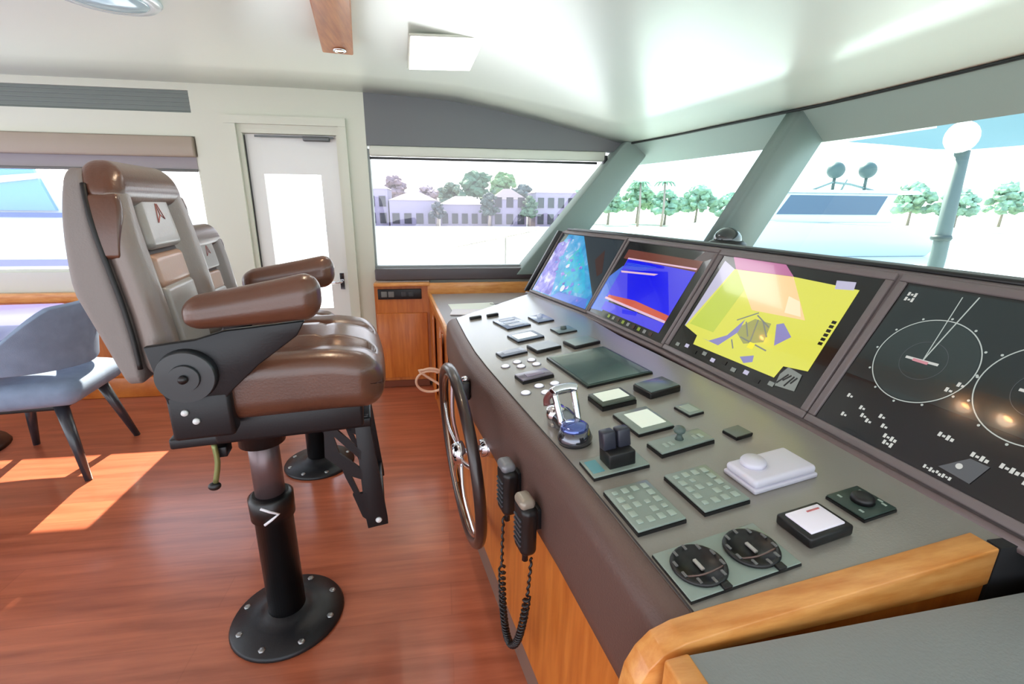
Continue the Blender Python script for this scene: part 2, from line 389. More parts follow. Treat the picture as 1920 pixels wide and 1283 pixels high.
spot(-.272, 1.46, 2.013, 'lit recessed spotlight in the middle of the wooden ceiling beam', .024)
spot(-.250, 1.30, 2.013, 'lit recessed spotlight of the wooden beam nearest the camera', .024)
t = thing('ceiling_light_panel', 'flat white rectangular light panel set in the ceiling beside the wooden beam', 'ceiling light', T(.115, 2.535, 2.035) @ RZ(4) @ RY(-2.5))
MB().box((0, 0, 0), (.47, .52, .01), bev=.004).build('panel_frame', WHITE, t)
MB().box((0, 0, -.006), (.45, .50, .006)).build('light_diffuser', mat('panel_glow', (250, 250, 250), emit=(255, 255, 255), es=3.2), t)
t = thing('ceiling_dome_light', 'round bluish glass ceiling light over the saloon at the top left', 'ceiling light', T(-1.17, 2.19, 2.07))
MB().lathe([(.16, .0), (.17, -.006), (.16, -.016), (.135, -.018)]).build('light_rim', mat('pale_rim', (226, 240, 246), rough=.2, coat=.5), t)
MB().lathe([(.137, -.014), (.12, -.022), (.07, -.03), (.0001, -.033)]).build('glass_dome', mat('blue_glass_dome', (176, 214, 232), rough=.15, coat=.6), t)

# ================================================================== HELM CONSOLE
P0 = Vector((.032, 2.27, .8)); az = R(8.6)
U = Vector((math.sin(az), -math.cos(az), 0)); Vv = Vector((math.cos(az)*math.cos(R(5)), math.sin(az)*math.cos(R(5)), math.sin(R(5)))); Nn = U.cross(Vv)
SM = Matrix((U, Vv, Nn)).transposed().to_4x4(); SM.translation = P0           # console surface frame: u towards the camera, v towards the screens
def S(u, v, h=0): return SM @ Vector((u, v, h))
con = thing('helm_console', 'long grey-brown leather helm console with cherry wood base', 'console', T(.3, 1.4, 0))
ic = con.matrix_world.inverted()
Bn = [Vector(p) for p in ((.519, 2.765, .849), (.679, 2.137, .853), (.784, 1.532, .855), (.856, .932, .854), (.905, .335, .852))]
Tn = [Vector(p) for p in ((.735, 2.80, 1.207), (.895, 2.165, 1.207), (.985, 1.555, 1.207), (1.065, .945, 1.207), (1.105, .335, 1.207))]
# surface slab following the front line and the screen feet
front = [(.022, 2.32), (.075, 1.75), (.165, 1.22), (.233, .85), (.293, .455)]
def sz(x, y): v = (Vector((x, y, 0)) - Vector((P0.x, P0.y, 0))).dot(Vector((math.cos(az), math.sin(az), 0))); return .8 + v*math.tan(R(5))
top = MB()
def frow(off, dz=0): return [(x+off, y, sz(x+off, y)+dz) for x, y in front]
back = [(.60, 2.80), (.70, 1.75), (.79, 1.22), (.86, .85), (.91, .50)]
def lerp(a, b, t): return [(p[0]+(q[0]-p[0])*t, p[1]+(q[1]-p[1])*t, sz(p[0]+(q[0]-p[0])*t, p[1]+(q[1]-p[1])*t)) for p, q in zip(a, b)]
fr_in = [(x+.045, y) for x, y in front]
rows = [lerp(fr_in, back, t) for t in (0, .25, .5, .75, 1)]
top.grid([rows[0], rows[1], rows[2], rows[3], rows[4]], True); sf = top.build('console_top', PADL, con, ic)
# far end skirt
roll = []
for a in range(0, 8):
    th = R(90 - a*90/7*1.0); off = .045*(1-math.cos(th)); dz = -.045*(1-math.sin(th))
    roll.append([(x+.045-.047*math.cos(th), y, sz(x+.045, y) - .045*(1-math.sin(th)) - .001) for x, y in front])
for z, off in ((.70, -.006), (.62, -.004), (.575, .004), (.56, .03)): roll.append([(x+off, y, z) for x, y in front])
MB().grid(roll).build('front_pad', PADF, con, ic)
seam = MB(); seam.tube([(x+.047, y, sz(x+.047, y)+.0005) for x, y in front], .0016, seg=6, sub=3)
seam.build('seam', mat('seam_dark', (52, 44, 44), rough=.7), con, ic)
wb = MB(); wb.grid([[(x+.03, y, .575) for x, y in front], [(x+.022, y, .06) for x, y in front]], False).build('base_panel', WOODV, con, ic)
kb = MB(); kb.grid([[(x+.022, y, .07) for x, y in front], [(x+.014, y, .0) for x, y in front]], False); kb.build('kick_board', mat('kick_grey_brown', (120, 92, 80), rough=.5), con, ic)
# far end face of the padded box
x0, y0 = front[0]; q = MB(); q.poly([(x0, y0, .56), (x0, y0, .77), (x0+.05, y0, .802), (.60, 2.80, .85), (.60, 2.80, .56)]); q.build('end_face', PADF, con, ic)
# panel housing, screens' feet rail and dash top
hs = MB(); off = Vector((-.004, 0, -.004))
hs.grid([[p+Vector((-.006, 0, -.012)) for p in Bn], [p+Vector((.0, 0, .003)) for p in Tn]], False)
hs.grid([[p+Vector((0, 0, .003)) for p in Tn], [p+Vector((.03, 0, .006)) for p in Tn]], False)
hs.poly([Bn[0]+Vector((0, .002, -.012)), Tn[0]+Vector((0, .002, .003)), Vector((1.0, 2.84, 1.2)), Vector((1.0, 2.84, .8))])
hs.poly([Bn[-1]+Vector((0, -.002, -.05)), Tn[-1]+Vector((0, -.002, .003)), Vector((1.6, .335, 1.2)), Vector((1.6, .335, .7))])
hs.build('screen_housing', BEZ, con, ic)
rl = MB(); rl.tube([p+Vector((-.012, 0, -.006)) for p in Bn], .011, seg=8); rl.build('foot_rail', mat('foot_rail_brown', (104, 88, 88), rough=.4), con, ic)
gasket = MB(); gasket.tube([p+Vector((.022, 0, .008)) for p in Tn], .0075, seg=8); gasket.build('top_gasket', BLACKP, con, ic)
dt = MB(); dt.grid([[p+Vector((.03, 0, .004)) for p in Tn], [p+Vector((.06, 0, .016)) for p in Tn], [Vector((1.36, 2.95, 1.15)), Vector((1.44, 2.2, 1.15)), Vector((1.5, 1.6, 1.15)), Vector((1.54, .95, 1.15)), Vector((1.56, .3, 1.15))]], False)
dt.grid([[Tn[0]+Vector((.06, 0, .016)), Vector((1.36, 2.95, 1.15))], [Vector((.95, 3.6, 1.1)), Vector((1.2, 3.6, 1.1))]], False)
dt.build('dash_top', mat('dash_grey', (116, 122, 124), rough=.45), con, ic)
# dark support under the far screen end
MB().prism([(.50, .85), (.56, .85), (.74, 1.20), (.70, 1.21)], 2.80, 2.83, XZ, bev=.003).build('end_bracket', BLACKP, con, ic)

# end cap of cherry wood (near end) and lower desk
cap = MB()
D2 = Matrix.Translation((.277, .479, 0)) @ RZ(5.2)
outer = [(-.05, .0), (-.05, .55), (-.050, .71), (-.044, .745), (-.030, .772), (-.010, .792), (.02, .803), (.08, .810), (.30, .828), (.558, .850), (.560, .845), (.560, .783), (.54, .78), (.06, .778), (.025, .768), (.0, .745), (-.015, .71), (-.02, .55), (-.02, 0)]
cap.prism(outer, -.040, .0, D2 @ XZ, bev=.002)
o = cap.build('end_cap', WOODL, con, ic)
MB().prism([(.0, .0), (.0, .78), (.56, .78), (.56, 0)], -.035, -.012, D2 @ XZ).build('end_panel', WOODV, con, ic)
dk = thing('side_desk', 'low dark grey desk top with wood edging at the near end of the console', 'desk', T(.8, 0, .78))
idk = dk.matrix_world.inverted()
MB().prism([(.30, .43), (1.46, .485), (1.46, -.9), (.42, -.9), (.345, 0)], .77, .797).build('desk_top', mat('desk_grey', (136, 140, 140), rough=.55, bump=.3, bscale=260), dk, idk)
MB().prism([(.262, .425), (.298, .43), (.345, .0), (.42, -.9), (.385, -.9), (.31, 0)], .70, .803, bev=.004).build('wood_edging', WOODL, dk, idk)
MB().prism([(.30, .42), (1.46, .42), (1.46, -.9), (.42, -.9), (.345, 0)], 0, .77).build('desk_base', WOODV, dk, idk)
# dark end wall to the right of the cap, under the last screen
MB().box((1.15, .50, .80), (.62, .02, .10)).build('dark_side_panel', mat('side_dark', (34, 34, 36), rough=.6), con, ic)

# far lower counter with fiddle rail reaching the port wall
fc = thing('chart_counter', 'lower leather-topped counter with wood edging between the helm console and the port window', 'counter', T(.3, 3.0, 0))
ifc = fc.matrix_world.inverted()
MB().prism([(.03, 2.34), (-.09, 3.50), (.85, 3.50), (.85, 2.86), (.52, 2.80)], .70, .72).build('counter_top', mat('counter_leather', (150, 146, 152), rough=.4, bump=.4, bscale=250), fc, ifc)
MB().prism([(.018, 2.34), (-.104, 3.52), (-.085, 3.52), (.035, 2.34)], .70, .735, bev=.003).build('front_edging', WOODL, fc, ifc)
MB().prism([(-.10, 3.46), (-.10, 3.50), (.80, 3.50), (.80, 3.46)], .71, .80, bev=.004).build('back_board', WOODL, fc, ifc)
MB().prism([(.03, 2.34), (-.09, 3.47), (-.07, 3.47), (.05, 2.34)], .0, .70).build('side_panel', WOODV, fc, ifc)
for i, yy in enumerate((3.2, 2.75)): MB().box((-.058-(yy-3.2)*.1, yy, .36), (.014, .40, .56), RZ(0), bev=.003).build('locker_door', WOODV, fc, ifc)

# ------------------------------------------------------------------ screens
def E_(name, rgb, s=.9): return mat('glow_'+name, (6, 6, 8), rough=.12, emit=rgb, es=s*.76, coat=.3, coat_rough=.03)
def facet(i):
    u = (Bn[i+1]-Bn[i]+Tn[i+1]-Tn[i])/2; v = (Tn[i]-Bn[i]+Tn[i+1]-Bn[i+1])/2; n = u.cross(v).normalized()
    if n.x > 0: n = -n
    M = (Bn[i]+Bn[i+1]+Tn[i]+Tn[i+1])/4
    return M, u, v, n
def screen(i, label, frame=(.012, .03)):
    frame = (.014 if i < 2 else .019, 0)
    M, u, v, n = facet(i); W_, H_ = u.length, v.length
    m = Matrix((u.normalized(), n.cross(u.normalized()), n)).transposed().to_4x4(); m.translation = M
    if m.to_3x3() @ Vector((0, 1, 0)) @ v < 0: m = Matrix((u.normalized(), -(n.cross(u.normalized())), n)).transposed().to_4x4(); m.translation = M
    t = thing('helm_display', label, 'screen', Matrix.Translation(M) , 'helm displays')
    loc = Matrix.Translation(-M) @ m
    b = MB(); w, h, e = W_/2-.004, H_/2-.004, frame[0]
    for c, d in (((0, h-e/2, .002), (2*w, e, .014)), ((0, -h+e/2, .002), (2*w, e, .014)), ((-w+e/2, 0, .002), (e, 2*h-2*e, .014)), ((w-e/2, 0, .002), (e, 2*h-2*e, .014))):
        b.box(c, d, bev=.003)
    b.build('bezel', BEZ, t, loc)
    g = MB().box((0, 0, 0), (2*w-2*e, 2*h-2*e, .008)).build('screen_glass', SCRB, t, loc)
    def uvp(a, lift=.0045): return (loc @ Vector(((a[0]-.5)*W_, (a[1]-.5)*H_, lift)))
    return t, uvp, W_, H_, loc
class IMG:
    """flat coloured shapes of the picture a display shows, painted reflections included"""
    def __init__(s, uvp, asp): s.mb = MB(); s.mats = []; s.uvp = uvp; s.k = 0; s.asp = asp
    def _m(s, m):
        if m not in s.mats: s.mats.append(m)
        s.mb.mi = s.mats.index(m); s.k += 1
    def p(s, pts, m, lay=0): s._m(m); s.mb.poly([s.uvp(a, .0045+.0002*lay) for a in pts])
    def r(s, u0, v0, u1, v1, m, lay=1): s.p([(u0, v0), (u1, v0), (u1, v1), (u0, v1)], m, lay)
    def line(s, a, b, w, m, lay=2):
        d = Vector((b[0]-a[0], (b[1]-a[1])/s.asp)); n = Vector((-d.y, d.x)).normalized()*w/2; n = Vector((n.x, n.y*s.asp))
        s.p([(a[0]+n.x, a[1]+n.y), (b[0]+n.x, b[1]+n.y), (b[0]-n.x, b[1]-n.y), (a[0]-n.x, a[1]-n.y)], m, lay)
    def ring(s, c, r, w, m, lay=2, n=64):
        s._m(m)
        for i in range(n):
            a0, a1 = 2*math.pi*i/n, 2*math.pi*(i+1)/n
            q = [(c[0]+(r+k)*math.cos(a), c[1]+(r+k)*math.sin(a)*s.asp) for a, k in ((a0, -w/2), (a1, -w/2), (a1, w/2), (a0, w/2))]
            s.mb.poly([s.uvp(x, .0045+.0002*lay) for x in q])
    def disc(s, c, r, m, lay=1, n=40): s.p([(c[0]+r*math.cos(2*math.pi*i/n), c[1]+r*math.sin(2*math.pi*i/n)*s.asp) for i in range(n)], m, lay)
    def done(s, t, label=None): return s.mb.build('screen_image', s.mats, t, None, label)
def satmap(name, cols, scale):
    m = bpy.data.materials.new(name); m.use_nodes = True; n = m.node_tree.nodes; l = m.node_tree.links; p = n['Principled BSDF']
    t = n.new('ShaderNodeTexCoord'); x = n.new('ShaderNodeTexNoise'); x.inputs['Scale'].default_value = scale; x.inputs['Detail'].default_value = 6; x.inputs['Distortion'].default_value = .6
    r = n.new('ShaderNodeValToRGB'); e = r.color_ramp.elements
    while len(e) < len(cols): e.new(.5)
    for k, (pos, c) in enumerate(cols): e[k].position = pos; e[k].color = lin(*c)
    l.new(t.outputs['Object'], x.inputs['Vector']); l.new(x.outputs['Fac'], r.inputs[0]); l.new(r.outputs[0], p.inputs['Emission Color'])
    p.inputs['Emission Strength'].default_value = .7; p.inputs['Base Color'].default_value = (.002, .002, .003, 1); p.inputs['Roughness'].default_value = .12
    return m
# chart plotter, far end
t, uvp, W_, H_, loc = screen(0, 'display at the far end showing a mottled cyan and blue satellite chart')
im = IMG(uvp, W_/H_)
bl = satmap('sat_cyan', [(.30, (50, 110, 200)), (.45, (40, 160, 215)), (.58, (90, 170, 225)), (.72, (190, 215, 245))], 14); bl2 = satmap('sat_bright', [(.30, (40, 150, 200)), (.5, (20, 180, 225)), (.66, (60, 190, 190)), (.8, (160, 220, 240))], 18); lil = satmap('sat_lilac', [(.30, (90, 70, 180)), (.45, (130, 120, 220)), (.58, (170, 160, 235)), (.7, (225, 220, 250))], 22); wh = E_('white', (215, 225, 250), .9); dk_ = E_('slate', (60, 72, 80), .6); bl3 = E_('azure', (80, 120, 225), .9); br = E_('brown', (96, 66, 58), .45)
im.r(.04, .05, .96, .95, dk_, 0)  # slate left bare at the right paints a grey reflection in the glass
im.p([(.04, .05), (.96, .05), (.96, .22), (.40, .95), (.14, .95), (.04, .30)], bl, 1)
im.p([(.05, .06), (.40, .06), (.25, .50), (.22, .90), (.05, .80)], lil, 2)
im.p([(.45, .15), (.86, .22), (.62, .60), (.44, .80), (.36, .60)], bl2, 2)
im.p([(.40, .05), (.96, .05), (.92, .17), (.50, .14)], bl3, 2)
for i in range(46):
    a, c = random.uniform(.08, .85), random.uniform(.1, .9)
    if a + c*.68 > .98: continue
    s = random.uniform(.008, .035); pts = [(a+s*random.uniform(.4, 1.4)*math.cos(k), c+s*1.2*random.uniform(.4, 1.3)*math.sin(k)) for k in [j*math.pi/3 for j in range(6)]]
    im.p(pts, random.choice([wh, lil, bl, bl3, bl2, lil]), 3+i % 12)
im.p([(.74, .66), (.88, .46), (.92, .52), (.80, .80)], br, 3)
im.disc((.52, .20), .03, wh, 16)
im.done(t)
# sonar, second
t, uvp, W_, H_, loc = screen(1, 'display showing a deep blue sonar picture with an orange-red seabed band')
im = IMG(uvp, W_/H_)
vio = E_('violet_blue', (76, 70, 235), .95); deep = E_('deep_blue', (4, 4, 235), 1); org = E_('orange_red', (214, 92, 70), .9); pk = E_('pale_pink', (236, 196, 220), .9); rb = E_('red_brown', (140, 74, 60), .6); sb = E_('sky_blue', (70, 120, 230), .85)
im.r(.08, .745, .91, .86, rb, 1); im.p([(.03, .08), (.20, .10), (.24, .60), (.13, .66), (.03, .5)], sb, 1)  # sky-blue patch at the left paints a reflection in the glass
im.r(.14, .25, .90, .75, vio, 2)
im.p([(.22, .62), (.66, .70), (.90, .30), (.88, .27), (.42, .30)], deep, 3); im.p([(.15, .66), (.60, .72), (.60, .745), (.15, .745)], deep, 3)
im.p([(.14, .745), (.90, .768), (.90, .785), (.14, .762)], pk, 5); im.p([(.14, .60), (.58, .655), (.55, .63), (.16, .58)], pk, 5)
for k in range(5): im.line((.16, .64+.015*k), (.40+.03*k, .655+.015*k), .004, sb, 6)
im.p([(.16, .262), (.90, .235), (.90, .30), (.50, .33), (.17, .30)], org, 4); im.p([(.14, .245), (.90, .222), (.90, .245), (.14, .27)], pk, 5)
im.r(.17, .12, .90, .222, vio, 2); im.p([(.42, .20), (.60, .23), (.60, .19), (.45, .16)], deep, 6)
ic_g = E_('lime_icon', (150, 170, 60), .7); ic_w = E_('grey_icon', (150, 152, 150), .7)
for k in range(9): im.r(.30+.065*k, .065, .33+.065*k, .10, (ic_g, ic_w, br)[k % 3], 3)
im.done(t)
# yellow chart, third
t, uvp, W_, H_, loc = screen(2, 'display showing a bright yellow navigation chart with a painted peach reflection')
im = IMG(uvp, W_/H_)
yel = E_('yellow', (226, 226, 92), .95); yg = E_('yellow_green', (198, 214, 84), .95); lv = E_('lavender', (200, 196, 222), .9); pch_refl = E_('peach', (255, 216, 158), .95); pnk_refl = E_('magenta_pink', (206, 120, 170), .8); vt = E_('violet', (152, 148, 206), .85); gr = E_('grey_text', (150, 156, 150), .7); bk = E_('near_black', (22, 22, 24), .4); olv = E_('olive', (176, 178, 108), .85)
im.p([(.075, .90), (.185, .84), (.09, .28), (.069, .27)], lv, 1)
im.p([(.18, .842), (.562, .864), (.891, .852), (.897, .282), (.783, .256), (.774, .165), (.215, .152), (.205, .23), (.075, .27)], yel, 2)
im.p([(.10, .30), (.30, .30), (.34, .84), (.19, .838)], yg, 3)
im.p([(.20, .843), (.562, .862), (.749, .585), (.449, .556)], pch_refl, 4); im.p([(.12, .945), (.47, .955), (.562, .864), (.191, .843)], pnk_refl, 4)  # peach and pink quads paint a reflection lying on the screen glass
im.p([(.60, .72), (.67, .70), (.72, .60), (.63, .60)], E_('pale_cream', (255, 240, 200), .95), 5)
im.p([(.628, .506), (.66, .528), (.736, .453), (.682, .361)], vt, 5); im.p([(.545, .204), (.615, .25), (.628, .204), (.586, .172)], vt, 5)
im.p([(.25, .225), (.305, .226), (.398, .317), (.446, .477), (.45, .364), (.382, .22)], vt, 5)
im.p([(.42, .38), (.50, .50), (.60, .50), (.62, .36), (.52, .30)], olv, 4)
for a, c in (((.46, .46), (.52, .36)), ((.52, .50), (.55, .33)), ((.55, .50), (.62, .40)), ((.48, .34), (.66, .31)), ((.44, .30), (.48, .24)), ((.50, .53), (.60, .47)), ((.40, .45), (.50, .55))): im.line(a, c, .007, gr, 6)
im.r(.55, .285, .585, .33, E_('warm_yellow', (248, 236, 60), 1), 7)
im.p([(.775, .888), (.86, .897), (.87, .844), (.79, .83)], lv, 7)
for k in range(6): im.r(.865, .46+.03*k, .885, .48+.03*k, bk, 7)
im.p([(.791, .20), (.809, .263), (.885, .247), (.896, .136), (.80, .12)], gr, 7)
for k in range(4): im.line((.80+.02*k, .14+.03*(k % 2)), (.83+.015*k, .22), .008, bk, 8)
for k in range(10): im.r(.09+.075*k, .085+.02*(k % 2), .12+.075*k, .115+.02*(k % 2), (gr, lv, bk)[k % 3], 6)
im.done(t)
# radar, fourth
t, uvp, W_, H_, loc = screen(3, 'dark display nearest the camera showing two thin radar rings and white readouts')
im = IMG(uvp, W_/H_)
rg = E_('ring_grey', (196, 206, 200), .8); dg = E_('dark_teal', (42, 56, 58), .55); dg2 = E_('teal_grey', (58, 74, 74), .55); rd = E_('pale_red', (220, 150, 160), .8); tx = E_('white_text', (220, 222, 216), .8); gm = E_('grey_block', (108, 112, 116), .6)
im.p([(.04, .36), (.60, .36), (.96, .45), (.96, .93), (.05, .93)], dg, 0)
C1, C2 = (.250, .550), (.573, .556)
im.disc(C1, .150, dg2, 1); im.ring(C1, .154, .0035, rg, 3); im.ring(C2, .154, .0035, rg, 3); im.ring(C1, .07, .0015, gm, 3); im.ring(C2, .07, .0015, gm, 3)
for k in range(12):
    for C in (C1, C2): im.disc((C[0]+.163*math.cos(k*math.pi/6), C[1]+.163*math.sin(k*math.pi/6)*im.asp), .004, rg, 4, 10)
for C in (C1, C2):
    im.line(C, (C[0]+.03, .925), .004, rg, 4); im.line(C, (C[0]-.015, .912), .003, rg, 4)
    im.line((C[0]-.055, C[1]-.005), (C[0]+.05, C[1]+.0), .009, tx, 5); im.line((C[0]-.03, C[1]-.008), (C[0]+.02, C[1]-.008), .01, rd, 6)
def words(u, v, n, s=.012, m=tx):
    for k in range(n): im.r(u+k*s, v+.004*math.sin(k*2), u+k*s+s*.72, v+s*1.5+.004*math.cos(k*3), m, 6)
for a in ((.065, .84, 3), (.065, .87, 3), (.10, .235, 2), (.122, .128, 2), (.165, .20, 2), (.185, .165, 2), (.21, .15, 2), (.24, .20, 2), (.265, .16, 2), (.29, .12, 4), (.30, .09, 3), (.42, .235, 4), (.52, .21, 4), (.59, .215, 5), (.65, .19, 4), (.70, .21, 3), (.75, .17, 4), (.36, .44, 2), (.38, .48, 2)): words(*a)
im.p([(.472, .11), (.525, .20), (.575, .20), (.56, .10)], gm, 5); im.disc((.515, .15), .009, tx, 7, 12)
words(.44, .075, 9, .009)
im.done(t)

# ------------------------------------------------------------------ instruments on the console
def dev(name, label, cat, u, v, rot=0, group=None, h=0): return thing(name, label, cat, SM @ T(u, v, h) @ RZ(rot), group)
def plate(t, w, d, h, m, name='face_plate', bev=.002):
    h += .004; b = MB().box((0, 0, h*.30), (w+.001, d+.001, h*.60)).box((0, 0, h*.80), (w, d, h*.40), bev=min(bev, h*.15))
    for f in b.bm.faces: f.material_index = 0 if f.calc_center_median().z > h*.61 else 1
    return b.build(name, [m, BLACKP], t)
# twin rotary gauges
t = dev('gauge_panel', 'thin grey-green plate with two round black gauges next to the wooden end cap', 'gauge', 1.748, .138)
plate(t, .098, .198, .003, GREENG)
for v in (-.049, .050):
    g = MB().lathe([(.041, .003), (.043, .006), (.041, .010), (.036, .010), (.034, .004), (.0001, .004)], T(0, v, 0)).build('gauge_dial', BLACKP, t)
    c = MB()
    for k in range(10):
        a = k*2*math.pi/10; c.box((.036*math.cos(a), v+.036*math.sin(a), .0105), (.010, .004, .002), T(0, 0, 0))
    c.build('dial_marks', mat('grey_marks', (108, 108, 108), rough=.5), g)
    MB().box((0, v, .007), (.0225, .006, .004), bev=.001).build('pointer', mat('pale_pointer', (170, 168, 164), rough=.4), g)
    MB().tube([(.012, v-.038, .008), (.022, v-.008, .011), (.016, v+.034, .008)], .0015, seg=6, sub=4).build('glass_rim_line', mat('rim_line', (96, 72, 66), rough=.3, coat=.5), g)
    MB().box((.046, v+.012, .005), (.012, .014, .006), bev=.001).build('latch', BLACKP, g)
def keypad(u, v, w, d, label):
    t = dev('keypad', label, 'keypad', u, v, 0, 'keypads on the console')
    plate(t, w, d, .008, GREENG)
    for i in range(5):
        for j in range(4):
            if (i+j*2) % 7 == 5: continue
            MB().box((-w*.36+i*w*.175, -d*.34+j*d*.225, .0088), (.015, .013, .0022) if (i*3+j) % 4 else (.010, .010, .0028), bev=.001).build('key', KEYC, t)
keypad(1.587, .091, .126, .096, 'grey-green keypad nearest the padded front edge')
keypad(1.587, .228, .124, .098, 'grey-green keypad beside the white plastic unit')
t = dev('white_control_unit', 'white plastic control unit with a round white knob on the console', 'control unit', 1.592, .378, 0)
MB().box((0, 0, .005), (.0855, .152, .010), bev=.003).build('base_plate', WPLAST, t)
MB().rbox((0, 0, .018), (.082, .148, .018), .008, n=3, k=2).build('housing', WPLAST, t)
MB().lathe([(.024, .026), (.024, .034), (.021, .038), (.0001, .039)], T(-.012, -.032, 0)).build('knob', WPLAST, t)
t = dev('square_display', 'square white-faced instrument in a thick black frame near the wooden end cap', 'instrument', 1.742, .322)
MB().box((0, 0, .010), (.070, .090, .020), bev=.004).build('housing', BLACKP, t)
MB().box((0, 0, .021), (.052, .070, .004), bev=.001).build('white_face', mat('white_face', (218, 214, 226), rough=.3, emit=(218, 214, 226), es=.2), t)
MB().box((-.016, .014, .0235), (.003, .026, .001)).build('red_text', mat('dull_red', (190, 110, 112), rough=.5), t)
t = dev('rotary_control', 'small dark green plate with a black rotary knob near the wooden end cap', 'control', 1.726, .447)
plate(t, .072, .074, .005, DGREEN)
MB().lathe([(.019, .005), (.018, .014), (.013, .017), (.0001, .017)], T(0, .004, 0), seg=24).build('knob', BLACKP, t)
for a, c in ((.02, -.024), (-.02, .026), (.012, .030), (.022, .026), (-.024, -.02)): MB().box((a, c, .0055), (.008, .004, .001)).build('marking', KEYC, t)
t = dev('joystick_panel', 'flat grey-green control panel with a small upright joystick', 'joystick', 1.425, .290, 3)
plate(t, .055, .142, .010, GREENG, bev=.002)
MB().lathe([(.010, .01), (.006, .018), (.006, .024), (.012, .028), (.014, .034), (.010, .040), (.0001, .041)], T(-.005, .0, 0), seg=20).build('joystick', mat('joy_grey', (84, 100, 96), rough=.4), t)
for c in (-.045, -.03, .035, .05): MB().box((.005, c, .0108), (.016, .009, .002), bev=.0008).build('key', KEYC, t)
t = dev('blank_cover', 'tiny flat cover plate in front of the yellow chart display, nearer the white unit', 'cover plate', 1.437, .436, 4); plate(t, .042, .046, .006, mat('cover_grey', (104, 112, 104), rough=.4)); MB().box((.0225, 0, .003), (.003, .044, .0055)).build('black_edge', BLACKP, t)  # black strip along the near edge of the plate
t = dev('blank_cover', 'tiny flat cover plate between the pale displays and the yellow chart display', 'cover plate', 1.291, .412, 4); plate(t, .058, .045, .005, GREENG); MB().box((-.0, 0, .0055), (.04, .03, .001)).build('inset', KEYC, t)
t = dev('small_display', 'flush pale white display just behind the black toggle box', 'display', 1.295, .272, 2)
plate(t, .118, .100, .007, GREENG); MB().box((0, .006, .0075), (.080, .070, .0015)).build('lit_face', LCDW, t)
t = dev('small_display', 'raised pale display in a dark frame beside the throttle levers', 'display', 1.154, .262, 2)
plate(t, .082, .105, .016, mat('frame_olive', (74, 84, 74), rough=.4), bev=.003); MB().box((-.004, 0, .0165), (.056, .082, .0015)).build('lit_face', LCDW, t)
t = dev('small_display', 'raised dark instrument box near the foot of the yellow chart display', 'display', 1.144, .412, 6)
MB().box((0, 0, .010), (.080, .108, .020), bev=.004).build('housing', BLACKP, t); MB().box((0, 0, .021), (.074, .100, .003), bev=.001).build('face', mat('face_slate', (92, 108, 108), rough=.25, coat=.4), t)
t = dev('touch_panel', 'large flat dark glass panel lying flush in the middle of the console', 'panel', .885, .350, 3)
plate(t, .300, .232, .005, DGREEN); MB().box((0, 0, .0055), (.284, .216, .0015)).build('glass_face', PGLASS, t)
# throttle
t = dev('throttle_lever', 'chrome twin throttle control with upright levers on the console', 'throttle', 1.262, .085, 0)
tb = MB(); tb.lathe([(.040, .0), (.042, .012), (.034, .034), (.0001, .038)], T(.045, -.005, 0)); tb.rbox((-.01, 0, .022), (.12, .060, .044), .020, n=3, k=3); tb.build('throttle_base', mat('dark_chrome', (110, 112, 120), rough=.12, metal=.9), t)
MB().lathe([(.033, .030), (.034, .040), (.026, .046), (.0001, .048)], T(.045, -.005, .0)).build('gauge_cap', mat('blue_chrome', (92, 110, 180), rough=.1, metal=.7, coat=.5), t)
MB().lathe([(.024, .0), (.026, .03), (.022, .048), (.0001, .052)], T(-.055, -.012, 0)).build('rear_cap', CHROME, t)
for v in (-.022, .022):
    lv_ = MB().tube([(.01, v, .03), (-.008, v*1.1, .070), (-.022, v*1.15, .100)], .0085, sub=4).build('throttle_arm', CHROME, t)
hb = MB(); hb.tube([(-.024, -.030, .102), (-.028, -.016, .106), (-.028, .016, .106), (-.024, .034, .102)], .013, sub=4); hb.build('hand_grip', CHROME, t)
MB().tube([(-.026, -.034, .101), (-.022, -.046, .092), (-.012, -.050, .078)], .009, sub=4).build('trim_grip', mat('red_brown_grip', (96, 40, 40), rough=.3, coat=.4), t)
# thruster toggles
t = dev('thruster_control', 'black boxy double toggle control on a small chrome-edged plate', 'control', 1.440, .112, 0)
plate(t, .070, .130, .006, GREENG); MB().box((-.0, -.047, .0065), (.045, .026, .002)).build('decal', mat('teal_decal', (90, 150, 160), rough=.3), t)
MB().box((0, .008, .022), (.048, .062, .034), bev=.003).build('housing', BLACKP, t)
for v in (-.009, .026): MB().box((-.006, v, .058), (.026, .030, .042), RY(-6), bev=.004).build('toggle', mat('toggle_dark', (44, 46, 58), rough=.35), t)
